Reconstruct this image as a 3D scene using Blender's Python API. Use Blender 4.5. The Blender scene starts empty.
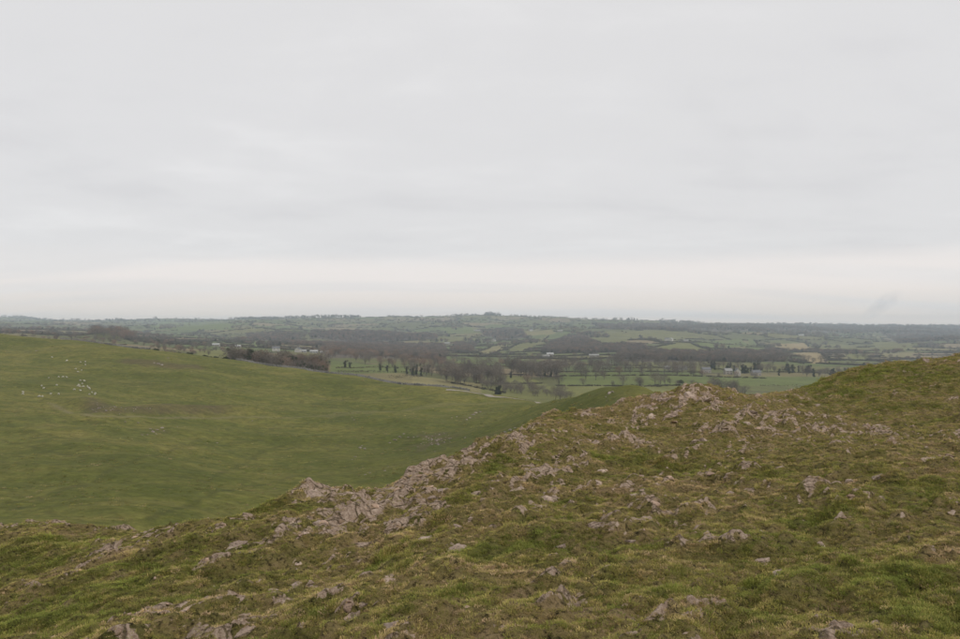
import bpy, bmesh, math, random
import numpy as np
from mathutils import Vector, Matrix, Euler

R = math.radians
random.seed(7)
rng = np.random.default_rng(11)
scene = bpy.context.scene
C = scene.collection

# ------------------------------------------------------------------ camera
FPX = 747.0                      # focal length in photo pixels (960 wide, 28 mm on 36 mm)
CX, CY = 480.0, 325.0        # the level horizon lies a little under the middle row
cam_data = bpy.data.cameras.new('camera')
cam_data.lens = 28.0
cam_data.sensor_width = 36.0
cam_data.shift_y = (CY - 319.5) / 960.0
cam_data.clip_start = 0.1
cam_data.clip_end = 60000
cam = bpy.data.objects.new('camera', cam_data)
C.objects.link(cam)
cam.location = (0, 0, 0)
cam.rotation_euler = (R(90), 0, 0)
scene.camera = cam

# ------------------------------------------------------------------ light
SUN_EL, SUN_AZ = 42.0, 125.0       # azimuth clockwise from +Y (camera looks along +Y)
world = bpy.data.worlds.new('World')
scene.world = world
world.use_nodes = True
wt = world.node_tree
wt.nodes.clear()
def wn(t, **kw):
    n = wt.nodes.new(t)
    for k, v in kw.items():
        setattr(n, k, v)
    return n
w_out = wn('ShaderNodeOutputWorld')
w_bg = wn('ShaderNodeBackground')
w_bg.inputs['Strength'].default_value = 0.1
sky = wn('ShaderNodeTexSky', sky_type='NISHITA')
sky.sun_disc = False
sky.sun_elevation = R(SUN_EL)
sky.sun_rotation = R(SUN_AZ)
sky.altitude = 280
sky.dust_density = 2.0
tc = wn('ShaderNodeTexCoord')
sep = wn('ShaderNodeSeparateXYZ')
wt.links.new(tc.outputs['Generated'], sep.inputs[0])
def wmath(op, a, b=None):
    n = wn('ShaderNodeMath', operation=op)
    for i, v in enumerate((a, b)):
        if v is None: continue
        if isinstance(v, (int, float)): n.inputs[i].default_value = v
        else: wt.links.new(v, n.inputs[i])
    return n.outputs[0]
# cloud deck seen in perspective: direction divided by its height
zabs = wmath('ABSOLUTE', sep.outputs['Z'])
zz = wmath('ADD', zabs, 0.13)
comb = wn('ShaderNodeCombineXYZ')
wt.links.new(wmath('DIVIDE', sep.outputs['X'], zz), comb.inputs[0])
wt.links.new(wmath('DIVIDE', sep.outputs['Y'], zz), comb.inputs[1])
def wnoise(scale, detail, rough, dist=0.0, off=(0, 0, 0), st=(1, 1, 1)):
    m = wn('ShaderNodeMapping')
    m.inputs['Location'].default_value = off
    m.inputs['Scale'].default_value = st
    wt.links.new(comb.outputs[0], m.inputs[0])
    n = wn('ShaderNodeTexNoise')
    n.inputs['Scale'].default_value = scale
    n.inputs['Detail'].default_value = detail
    n.inputs['Roughness'].default_value = rough
    n.inputs['Distortion'].default_value = dist
    wt.links.new(m.outputs[0], n.inputs['Vector'])
    return n.outputs['Fac']
def wramp(fac, stops):
    r = wn('ShaderNodeValToRGB')
    r.color_ramp.interpolation = 'EASE'
    els = r.color_ramp.elements
    while len(els) < len(stops): els.new(0.5)
    for e, (p, c) in zip(els, stops):
        e.position = p
        e.color = (*c, 1)
    wt.links.new(fac, r.inputs[0])
    return r.outputs[0]
def wmix(fac, a, b, blend='MIX'):
    m = wn('ShaderNodeMix', data_type='RGBA', blend_type=blend)
    if isinstance(fac, (int, float)): m.inputs[0].default_value = fac
    else: wt.links.new(fac, m.inputs[0])
    for i, v in ((6, a), (7, b)):
        if isinstance(v, tuple): m.inputs[i].default_value = (*v, 1)
        else: wt.links.new(v, m.inputs[i])
    return m.outputs[2]
n1 = wnoise(0.6, 6, 0.55, 0.5, st=(0.8, 1.15, 1))
n2 = wnoise(1.7, 5, 0.55, 0.3, off=(3, 7, 0), st=(0.9, 1.3, 1))
nn = wmath('ADD', wmath('MULTIPLY', n1, 0.68), wmath('MULTIPLY', n2, 0.32))
deck = wramp(nn, [(0.37, (6.70, 6.62, 6.68)), (0.50, (7.12, 7.04, 7.06)), (0.63, (7.64, 7.55, 7.55))])
# brighter, warmer broken band low over the horizon, as thin cloud lets light through all round
low = wramp(zabs, [(0.0, (1, 1, 1)), (0.05, (1, 1, 1)), (0.07, (0.9, 0.9, 0.9)), (0.10, (0, 0, 0))])
n3 = wnoise(0.8, 3, 0.45, 0.3, off=(9, 2, 0), st=(0.35, 1.3, 1))
lowf = wmath('MULTIPLY', low, wramp(n3, [(0.32, (0.35, 0.35, 0.35)), (0.58, (1, 1, 1))]))
hor = wramp(zabs, [(0.0, (9.3, 8.0, 6.9)), (0.025, (8.2, 7.5, 6.95)), (0.06, (8.5, 7.95, 7.65))])
deck2 = wmix(lowf, deck, hor)
final = wmix(0.95, sky.outputs[0], deck2)
wt.links.new(final, w_bg.inputs['Color'])
wt.links.new(w_bg.outputs[0], w_out.inputs['Surface'])

sun_data = bpy.data.lights.new('sun', 'SUN')
sun_data.energy = 1.5
sun_data.angle = R(10)
sun_data.color = (1.0, 0.96, 0.90)
sun = bpy.data.objects.new('sun', sun_data)
C.objects.link(sun)
sd = Vector((math.sin(R(SUN_AZ)) * math.cos(R(SUN_EL)), math.cos(R(SUN_AZ)) * math.cos(R(SUN_EL)), math.sin(R(SUN_EL))))
sun.rotation_euler = (-sd).to_track_quat('-Z', 'Y').to_euler()
sun.location = (0, -20, 60)

vs = scene.view_settings
vs.view_transform = 'Standard'
vs.look = 'None'
vs.exposure = 0.12
vs.gamma = 1.0
vs.use_curve_mapping = False
scene.render.engine = 'CYCLES'
scene.cycles.use_denoising = True
scene.cycles.max_bounces = 6
scene.cycles.volume_bounces = 1
scene.cycles.transparent_max_bounces = 8

# ------------------------------------------------------------------ noise
def _hash(ix, iy, seed):
    h = (ix.astype(np.int64) * 374761393 + iy.astype(np.int64) * 668265263 + seed * 974634777) & 0x7fffffff
    h = ((h ^ (h >> 13)) * 1274126177) & 0x7fffffff
    return (h ^ (h >> 16)) & 0x7fffffff
def perlin(x, y, seed=0):
    xi = np.floor(x); yi = np.floor(y)
    fx = x - xi; fy = y - yi
    u = fx * fx * fx * (fx * (fx * 6 - 15) + 10)
    v = fy * fy * fy * (fy * (fy * 6 - 15) + 10)
    def g(ox, oy):
        a = (_hash(xi + ox, yi + oy, seed) % 4096) * (2 * math.pi / 4096)
        return np.cos(a) * (fx - ox) + np.sin(a) * (fy - oy)
    n0 = g(0, 0) * (1 - u) + g(1, 0) * u
    n1_ = g(0, 1) * (1 - u) + g(1, 1) * u
    return (n0 * (1 - v) + n1_ * v) * 1.5
def fbm(x, y, octv=4, seed=0, gain=0.5, lac=2.03):
    s = 0; a = 1.0; f = 1.0; t = 0
    for o in range(octv):
        s = s + a * perlin(x * f + o * 17.3, y * f - o * 9.1, seed + o * 31)
        t += a; a *= gain; f *= lac
    return s / t
def ridged(x, y, octv=4, seed=0, gain=0.5):
    s = 0; a = 1.0; f = 1.0; t = 0
    for o in range(octv):
        s = s + a * (1 - np.abs(perlin(x * f + o * 7.7, y * f + o * 3.3, seed + o * 13)) * 1.6)
        t += a; a *= gain; f *= 2.1
    return s / t
def sstep(a, b, x):
    t = np.clip((x - a) / (b - a), 0, 1)
    return t * t * (3 - 2 * t)
def rbf_fit(P, z, smooth=1e-3):
    P = np.asarray(P, float); z = np.asarray(z, float)
    n = len(P)
    d2 = ((P[:, None] - P[None]) ** 2).sum(-1)
    K = 0.5 * d2 * np.log(d2 + 1e-12) + smooth * np.eye(n)
    A = np.zeros((n + 3, n + 3))
    A[:n, :n] = K
    A[:n, n] = 1; A[:n, n + 1:] = P
    A[n, :n] = 1; A[n + 1:, :n] = P.T
    w = np.linalg.solve(A, np.concatenate([z, np.zeros(3)]))
    def ev(a, b):
        sh = a.shape
        a = a.ravel(); b = b.ravel()
        out = w[n] + w[n + 1] * a + w[n + 2] * b
        for i in range(n):
            r2 = (a - P[i, 0]) ** 2 + (b - P[i, 1]) ** 2
            out += w[i] * 0.5 * r2 * np.log(r2 + 1e-12)
        return out.reshape(sh)
    return ev

class Terrain:
    """height sheet on a grid whose cells grow with distance"""
    def __init__(s, off, a0, a1, na, y0, y1, nb, fmap, finv):
        s.off, s.a0, s.a1, s.na, s.nb = off, a0, a1, na, nb
        s.f, s.b0, s.b1 = fmap, fmap(y0), fmap(y1)
        s.y0, s.y1 = y0, y1
        a = np.linspace(a0, a1, na); b = np.linspace(s.b0, s.b1, nb)
        s.A, B = np.meshgrid(a, b)
        s.Y = finv(B)
        s.X = s.A * (s.Y + off)
        s.attr = {}
    def sample(s, arr, X, Y):
        X = np.asarray(X, float); Y = np.asarray(Y, float)
        i = (X / (Y + s.off) - s.a0) / (s.a1 - s.a0) * (s.na - 1)
        j = (s.f(Y) - s.b0) / (s.b1 - s.b0) * (s.nb - 1)
        i = np.clip(i, 0, s.na - 1.001); j = np.clip(j, 0, s.nb - 1.001)
        i0 = i.astype(int); j0 = j.astype(int); fi = i - i0; fj = j - j0
        return ((arr[j0, i0] * (1 - fi) + arr[j0, i0 + 1] * fi) * (1 - fj)
                + (arr[j0 + 1, i0] * (1 - fi) + arr[j0 + 1, i0 + 1] * fi) * fj)
    def z(s, X, Y): return s.sample(s.Z, X, Y)
    def px(s): return CX + FPX * s.X / np.maximum(s.Y, 0.5)
    def py(s): return CY - FPX * s.Z / np.maximum(s.Y, 0.5)
    def hit(s, px, py, near=None):
        u = (px - CX) / FPX; sl = (py - CY) / FPX
        y = np.geomspace(max(s.y0, 2.0) if near is None else near, s.y1, 4000)
        z = s.z(u * y, y)
        k = np.nonzero(-z / y <= sl)[0]
        if len(k) == 0: return None
        yy = y[k[0]]
        return np.array([u * yy, yy, z[k[0]]])
    def build(s, name, mat):
        me = bpy.data.meshes.new(name)
        n = s.na * s.nb
        co = np.stack([s.X, s.Y, s.Z], -1).reshape(-1, 3).astype(np.float32)
        me.vertices.add(n); me.vertices.foreach_set('co', co.ravel())
        idx = np.arange(n).reshape(s.nb, s.na)
        q = np.stack([idx[:-1, :-1], idx[:-1, 1:], idx[1:, 1:], idx[1:, :-1]], -1).reshape(-1, 4)
        me.loops.add(q.size); me.loops.foreach_set('vertex_index', q.ravel().astype(np.int32))
        me.polygons.add(len(q))
        me.polygons.foreach_set('loop_start', (np.arange(len(q)) * 4).astype(np.int32))
        me.polygons.foreach_set('use_smooth', np.ones(len(q), bool))
        me.update(calc_edges=True)
        for k, v in s.attr.items():
            if v.ndim == 3:
                at = me.attributes.new(k, 'FLOAT_COLOR', 'POINT')
                c4 = np.ones((n, 4), np.float32); c4[:, :3] = v.reshape(-1, 3)
                at.data.foreach_set('color', c4.ravel())
            else:
                at = me.attributes.new(k, 'FLOAT', 'POINT')
                at.data.foreach_set('value', v.astype(np.float32).ravel())
        me.materials.append(mat)
        o = bpy.data.objects.new(name, me)
        C.objects.link(o)
        o['kind'] = 'structure'
        return o

# ------------------------------------------------------------------ material helpers
class NT:
    def __init__(s, name):
        s.m = bpy.data.materials.new(name)
        s.m.use_nodes = True
        s.t = s.m.node_tree
        s.t.nodes.clear()
        s.out = s.n('ShaderNodeOutputMaterial')
    def n(s, t, **kw):
        n = s.t.nodes.new(t)
        for k, v in kw.items(): setattr(n, k, v)
        return n
    def put(s, sock, v):
        if isinstance(v, (int, float)): sock.default_value = v
        elif isinstance(v, tuple): sock.default_value = (*v, 1) if sock.type == 'RGBA' and len(v) == 3 else v
        else: s.t.links.new(v, sock)
    def coord(s, kind='Object'): return s.n('ShaderNodeTexCoord').outputs[kind]
    def pos(s): return s.n('ShaderNodeNewGeometry').outputs['Position']
    def mapping(s, v, rot=(0, 0, 0), scale=(1, 1, 1), loc=(0, 0, 0)):
        m = s.n('ShaderNodeMapping')
        s.put(m.inputs[0], v)
        m.inputs['Rotation'].default_value = rot; m.inputs['Scale'].default_value = scale; m.inputs['Location'].default_value = loc
        return m.outputs[0]
    def noise(s, v, scale, detail=4, rough=0.55, dist=0.0, out='Fac'):
        n = s.n('ShaderNodeTexNoise')
        s.put(n.inputs['Vector'], v)
        n.inputs['Scale'].default_value = scale; n.inputs['Detail'].default_value = detail
        n.inputs['Roughness'].default_value = rough; n.inputs['Distortion'].default_value = dist
        return n.outputs[out]
    def ramp(s, f, stops, interp='LINEAR'):
        r = s.n('ShaderNodeValToRGB')
        r.color_ramp.interpolation = interp
        els = r.color_ramp.elements
        while len(els) < len(stops): els.new(0.5)
        for e, (p, c) in zip(els, stops):
            e.position = p
            e.color = (c, c, c, 1) if isinstance(c, (int, float)) else (*c, 1)
        s.put(r.inputs[0], f)
        return r.outputs[0]
    def mix(s, f, a, b, blend='MIX'):
        m = s.n('ShaderNodeMix', data_type='RGBA', blend_type=blend)
        m.clamp_factor = True
        s.put(m.inputs[0], f); s.put(m.inputs[6], a); s.put(m.inputs[7], b)
        return m.outputs[2]
    def math(s, op, a, b=None, clamp=False):
        n = s.n('ShaderNodeMath', operation=op)
        n.use_clamp = clamp
        s.put(n.inputs[0], a)
        if b is not None: s.put(n.inputs[1], b)
        return n.outputs[0]
    def attr(s, name, kind='GEOMETRY', out='Fac'):
        n = s.n('ShaderNodeAttribute', attribute_type=kind)
        n.attribute_name = name
        return n.outputs[out]
    def bump(s, h, strength, dist):
        b = s.n('ShaderNodeBump')
        b.inputs['Strength'].default_value = strength; b.inputs['Distance'].default_value = dist
        s.put(b.inputs['Height'], h)
        return b.outputs[0]
    def finish(s, col, rough=0.9, normal=None, spec=0.15, trans=None):
        b = s.n('ShaderNodeBsdfPrincipled')
        s.put(b.inputs['Base Color'], col)
        s.put(b.inputs['Roughness'], rough)
        b.inputs['Specular IOR Level'].default_value = spec
        if normal is not None: s.put(b.inputs['Normal'], normal)
        s.t.links.new(b.outputs[0], s.out.inputs['Surface'])
        return s.m

# turf on the hilltop
def mat_hilltop():
    m = NT('hilltop_turf')
    p = m.pos()
    an = m.mapping(p, rot=(0, 0, R(-38)), scale=(0.45, 1.0, 1.0))
    big = m.noise(an, 0.55, 4, 0.6, 0.3)
    mid = m.noise(an, 2.6, 5, 0.65, 0.4)
    fine = m.noise(p, 16.0, 5, 0.7)
    grit = m.noise(p, 70.0, 3, 0.7)
    turf = m.ramp(mid, [(0.28, (0.080, 0.076, 0.023)), (0.42, (0.150, 0.136, 0.043)), (0.55, (0.240, 0.190, 0.078)), (0.70, (0.350, 0.255, 0.150))])
    turf = m.mix(m.ramp(big, [(0.42, 0.0), (0.66, 0.5)]), turf, (0.265, 0.180, 0.100))
    lush = m.attr('lush')
    green = m.ramp(fine, [(0.3, (0.078, 0.086, 0.020)), (0.7, (0.165, 0.170, 0.042))])
    turf = m.mix(m.math('MULTIPLY', lush, 0.85), turf, green)
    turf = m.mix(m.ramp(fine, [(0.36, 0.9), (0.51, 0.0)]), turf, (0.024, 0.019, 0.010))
    earth = m.ramp(fine, [(0.28, (0.105, 0.072, 0.044)), (0.45, (0.320, 0.230, 0.165)), (0.72, (0.600, 0.465, 0.365))])
    earth = m.mix(m.ramp(grit, [(0.5, 0.0), (0.72, 0.6)]), earth, (0.64, 0.54, 0.45))
    bare = m.attr('bare')
    vo = m.n('ShaderNodeTexVoronoi', feature='DISTANCE_TO_EDGE')
    m.put(vo.inputs['Vector'], m.mapping(p, rot=(0, 0, R(-52)), scale=(1.0, 2.2, 2.0)))
    vo.inputs['Scale'].default_value = 2.6
    crack = m.ramp(m.math('ADD', vo.outputs['Distance'], m.math('MULTIPLY', m.math('SUBTRACT', fine, 0.5), 0.16)), [(0.0, 1.0), (0.06, 0.0)])
    earth = m.mix(m.math('MULTIPLY', crack, 0.8), earth, (0.095, 0.074, 0.034))
    edge = m.math('ADD', bare, m.math('MULTIPLY', m.math('SUBTRACT', fine, 0.5), 0.9))
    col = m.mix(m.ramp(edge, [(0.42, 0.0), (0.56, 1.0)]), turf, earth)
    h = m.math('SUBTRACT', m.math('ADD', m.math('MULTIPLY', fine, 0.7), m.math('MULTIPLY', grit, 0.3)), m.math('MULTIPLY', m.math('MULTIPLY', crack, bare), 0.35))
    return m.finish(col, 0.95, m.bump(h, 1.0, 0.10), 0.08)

def mat_grass():
    m = NT('grass_blades')
    t = m.attr('tint', 'INSTANCER')
    rnd = m.attr('shade', 'INSTANCER')
    col = m.ramp(t, [(0.0, (0.540, 0.385, 0.235)), (0.3, (0.430, 0.330, 0.136)), (0.6, (0.305, 0.278, 0.074)), (1.0, (0.190, 0.216, 0.046))])
    col = m.mix(1.0, col, m.ramp(rnd, [(0.0, 0.5), (1.0, 1.45)]), 'MULTIPLY')
    b = m.n('ShaderNodeBsdfPrincipled')
    m.put(b.inputs['Base Color'], col)
    b.inputs['Roughness'].default_value = 0.75
    b.inputs['Specular IOR Level'].default_value = 0.12
    tr = m.n('ShaderNodeBsdfTranslucent')
    m.put(tr.inputs['Color'], col)
    mx = m.n('ShaderNodeMixShader')
    mx.inputs[0].default_value = 0.25
    m.t.links.new(b.outputs[0], mx.inputs[1]); m.t.links.new(tr.outputs[0], mx.inputs[2])
    m.t.links.new(mx.outputs[0], m.out.inputs['Surface'])
    return m.m

def mat_rock(name, warm, moss=0.55, scale=1.0):
    m = NT(name)
    o = m.coord('Object')
    w = m.pos()
    rnd = m.n('ShaderNodeObjectInfo').outputs['Random']
    n1 = m.noise(w, 5.0 * scale, 6, 0.65, 0.3)
    n2 = m.noise(w, 26.0 * scale, 5, 0.7)
    base = m.ramp(n1, [(0.25, (0.150 * warm[0], 0.116 * warm[1], 0.098 * warm[2])), (0.48, (0.330 * warm[0], 0.262 * warm[1], 0.222 * warm[2])),
                       (0.72, (0.50 * warm[0], 0.415 * warm[1], 0.36 * warm[2]))])
    base = m.mix(m.ramp(n2, [(0.34, 0.7), (0.48, 0.0)]), base, (0.055, 0.042, 0.035))
    base = m.mix(m.ramp(n2, [(0.6, 0.0), (0.72, 0.5)]), base, (0.52, 0.47, 0.41))
    base = m.mix(1.0, base, m.ramp(rnd, [(0, 0.72), (1, 1.12)]), 'MULTIPLY')
    mz = m.n('ShaderNodeSeparateXYZ'); m.put(mz.inputs[0], o)
    f = m.math('SUBTRACT', m.math('ADD', m.noise(w, 3.3 * scale, 4, 0.65), m.math('MULTIPLY', n2, 0.35)), m.math('MULTIPLY', mz.outputs[2], 0.35))
    base = m.mix(m.ramp(f, [(0.62, 0.0), (0.78, moss)]), base, (0.150, 0.128, 0.045))
    h = m.math('ADD', m.math('MULTIPLY', n1, 0.5), m.math('MULTIPLY', n2, 0.5))
    return m.finish(base, 0.92, m.bump(h, 0.9, 0.06 / scale), 0.15)

def mat_hill():
    m = NT('pasture_turf')
    p = m.pos()
    st = m.mapping(p, rot=(0, 0, R(8)), scale=(0.5, 1.0, 0.5))
    big = m.noise(st, 0.030, 5, 0.6, 0.6)
    mid = m.noise(st, 0.13, 6, 0.65, 0.5)
    fine = m.noise(m.mapping(p, rot=(0, 0, R(8)), scale=(0.6, 1.0, 1.0)), 0.55, 7, 0.8)
    con = m.n('ShaderNodeSeparateXYZ'); m.put(con.inputs[0], p)
    steps = m.math('FRACT', m.math('ADD', m.math('MULTIPLY', con.outputs[2], 0.8), m.math('MULTIPLY', m.noise(p, 0.035, 4, 0.6), 9.0)))
    steps = m.math('MULTIPLY', m.ramp(steps, [(0.0, 1.0), (0.22, 0.0), (0.9, 0.0), (1.0, 1.0)]), m.ramp(m.noise(p, 0.02, 3, 0.6), [(0.40, 0.0), (0.60, 0.7)]))
    col = m.ramp(mid, [(0.28, (0.080, 0.090, 0.021)), (0.45, (0.116, 0.120, 0.029)), (0.6, (0.155, 0.144, 0.039)), (0.75, (0.205, 0.174, 0.060))])
    col = m.mix(m.ramp(big, [(0.34, 0.7), (0.55, 0.0)]), col, (0.078, 0.088, 0.020))
    col = m.mix(m.ramp(big, [(0.52, 0.0), (0.75, 0.5)]), col, (0.180, 0.152, 0.050))
    col = m.mix(m.math('MULTIPLY', m.attr('lush'), 0.8), col, (0.072, 0.084, 0.019))
    col = m.mix(1.0, col, m.ramp(fine, [(0.28, 0.50), (0.72, 1.5)]), 'MULTIPLY')
    col = m.mix(steps, col, (0.075, 0.076, 0.022))
    col = m.mix(m.attr('bank'), col, m.ramp(fine, [(0.3, (0.060, 0.048, 0.024)), (0.7, (0.145, 0.112, 0.064))]))
    col = m.mix(m.math('MULTIPLY', m.attr('trail'), 0.42), col, (0.054, 0.056, 0.020))
    col = m.mix(m.math('MULTIPLY', m.attr('path'), 0.85), col, (0.19, 0.165, 0.085))
    return m.finish(col, 0.95, m.bump(fine, 0.6, 0.8), 0.05)

def mat_valley():
    m = NT('farmland')
    p = m.pos()
    fine = m.noise(p, 0.03, 6, 0.7)
    fine2 = m.noise(p, 0.25, 4, 0.7)
    col = m.mix(1.0, m.attr('field', out='Color'), m.ramp(fine, [(0.3, 0.78), (0.7, 1.2)]), 'MULTIPLY')
    col = m.mix(1.0, col, m.ramp(fine2, [(0.3, 0.86), (0.7, 1.12)]), 'MULTIPLY')
    return m.finish(col, 0.95, None, 0.05)

def mat_simple(name, c0, c1, scale, rough=0.9, coord='pos', spec=0.1, bump=0.0, perobj=0.0):
    m = NT(name)
    v = m.pos() if coord == 'pos' else m.coord('Object')
    n = m.noise(v, scale, 5, 0.65)
    col = m.ramp(n, [(0.3, c0), (0.7, c1)])
    if perobj:
        rnd = m.n('ShaderNodeObjectInfo').outputs['Random']
        col = m.mix(1.0, col, m.ramp(rnd, [(0, 1 - perobj), (1, 1 + perobj)]), 'MULTIPLY')
    return m.finish(col, rough, m.bump(n, bump, 0.1) if bump else None, spec)

M = dict(
    hilltop=mat_hilltop(), grass=mat_grass(),
    rock=mat_rock('hilltop_limestone', (1.22, 1.17, 1.10)), boulder=mat_rock('hillside_limestone', (0.80, 0.84, 0.84), 0.3, 0.25),
    hill=mat_hill(), valley=mat_valley(),
    bark=mat_simple('bark', (0.085, 0.072, 0.058), (0.160, 0.138, 0.112), 3.0, perobj=0.2),
    twig=mat_simple('bare_twigs', (0.100, 0.082, 0.066), (0.185, 0.154, 0.124), 0.6, perobj=0.25),
    russet=mat_simple('russet_twigs', (0.165, 0.110, 0.078), (0.265, 0.185, 0.135), 0.6, perobj=0.2),
    ivy=mat_simple('ivy_leaves', (0.030, 0.036, 0.016), (0.070, 0.078, 0.034), 1.2, perobj=0.2),
    evergreen=mat_simple('evergreen_leaves', (0.024, 0.028, 0.014), (0.060, 0.064, 0.028), 1.2, perobj=0.2),
    hedge=mat_simple('hedge_twigs', (0.060, 0.054, 0.034), (0.130, 0.112, 0.072), 0.5, perobj=0.2),
    stone=mat_simple('walling_stone', (0.10, 0.096, 0.085), (0.22, 0.21, 0.19), 1.8, bump=0.5),
    track=mat_simple('limestone_track', (0.22, 0.19, 0.15), (0.34, 0.30, 0.25), 0.4),
    render_wall=mat_simple('pale_render', (0.36, 0.34, 0.30), (0.52, 0.50, 0.45), 0.8),
    stone_wall=mat_simple('building_stone', (0.20, 0.18, 0.15), (0.36, 0.33, 0.28), 1.2),
    slate=mat_simple('grey_slate', (0.10, 0.10, 0.105), (0.19, 0.19, 0.195), 1.0),
    tile=mat_simple('red_brown_tile', (0.13, 0.08, 0.06), (0.22, 0.14, 0.11), 1.0),
    sheet=mat_simple('pale_roof_sheet', (0.27, 0.27, 0.265), (0.40, 0.40, 0.385), 0.3, rough=0.5),
    sheet_dark=mat_simple('weathered_roof_sheet', (0.20, 0.195, 0.185), (0.33, 0.325, 0.31), 0.3),
    window=mat_simple('window_glass', (0.02, 0.024, 0.03), (0.05, 0.055, 0.06), 1.0, rough=0.15, spec=0.5),
    wool=mat_simple('sheep_wool', (0.40, 0.37, 0.31), (0.56, 0.53, 0.46), 6.0, coord='obj', perobj=0.12),
    pebble=mat_rock('limestone_pebbles', (1.2, 1.06, 0.92), 0.3, 2.0),
)

# ------------------------------------------------------------------ hilltop in the foreground
def P2(px, py, d):                       # photo point at a depth -> (x, y, z)
    return ((px - CX) / FPX * d, d, -(py - CY) / FPX * d)
fore = Terrain(6.0, -0.74, 0.76, 800, -2.0, 80.0, 880, lambda y: np.log(y + 6.0), lambda b: np.exp(b) - 6.0)
pts = []
sil = [(-150, 527, 22), (0, 531, 18), (100, 530, 16), (220, 517, 14), (300, 490, 15), (400, 479, 17), (440, 464, 18), (500, 441, 20),
       (530, 427, 22), (585, 412, 24), (630, 403, 26), (685, 388, 28), (742, 400, 31), (775, 397, 34), (820, 384, 38), (900, 375, 42), (960, 365, 45), (1100, 356, 46)]
for px, py, d in sil:
    pts.append(P2(px, py, d))
    x, y, z = pts[-1]
    u = (px - CX) / FPX
    drop = 0.50 if px < 640 else 0.32
    for k, dd in ((0, 3.5), (1, 12), (2, 30)):
        d2 = d + dd
        pts.append((u * d2, d2, z - (py - CY) / FPX * dd - drop * (dd ** 1.12) * (0.55 if k == 0 else 0.9)))
inner = [(-150, 639, 9), (-150, 580, 13), (0, 639, 7.5), (0, 580, 11), (150, 600, 7.8), (150, 560, 10.5), (150, 640, 6.5),
         (240, 545, 10.6), (290, 578, 8.8), (300, 520, 12.2), (380, 500, 13.8), (360, 560, 9.2), (300, 639, 6.0), (430, 560, 7.3), (430, 639, 5.2), (480, 500, 11.5), (480, 540, 8.2),
         (560, 470, 14.5), (560, 540, 8.2), (560, 639, 5.0), (600, 440, 18), (640, 425, 21), (690, 440, 18.5), (690, 500, 11), (690, 560, 7.4), (690, 639, 4.8),
         (780, 430, 21), (760, 480, 12.5), (840, 405, 27), (840, 440, 17), (840, 520, 8.6), (830, 639, 4.5), (960, 639, 4.3), (960, 520, 8.2), (960, 443, 15.5), (960, 397, 27), (1100, 406, 22), (1100, 520, 8)]
pts += [P2(*q) for q in inner]
pts += [(0, 1, -1.72), (0, -3, -1.7), (-3, 0, -2.3), (3, 0, -1.6), (-4, 3, -2.7), (4, 2.5, -1.6), (-6, -3, -3.4), (6, -2, -1.5), (10, 3, -1.5)]
pts = np.array(pts)
ev = rbf_fit(np.stack([pts[:, 0] / (pts[:, 1] + 6) * 2.2, np.log(pts[:, 1] + 6)], 1), pts[:, 2], 2e-3)
fore.Z = ev(fore.A * 2.2, np.log(fore.Y + 6))
X, Y = fore.X, fore.Y
# strata direction: lines run away to the right
ca, sa = math.cos(R(52)), math.sin(R(52))
U = X * ca + Y * sa; V = -X * sa + Y * ca
near = 1 / (1 + (Y / 60) ** 2)
relief = 0.22 * fbm(U * 0.16, V * 0.36, 4, 3) + 0.085 * fbm(U * 0.6, V * 1.3, 4, 21)
hum = np.abs(fbm(U * 0.8, V * 1.4, 3, 51)) * 0.19 + 0.055 * fbm(U * 2.4, V * 3.6, 3, 77)
saw = V * 0.55 + 1.3 * fbm(U * 0.22, V * 0.3, 3, 87)
saw = saw - np.floor(saw)
hum = hum + 0.09 * (sstep(0.0, 0.25, saw) - saw) * sstep(-0.2, 0.3, fbm(U * 0.3, V * 0.5, 2, 89))
fore.Z = fore.Z + relief + hum * 0.9 - 0.04

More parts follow.
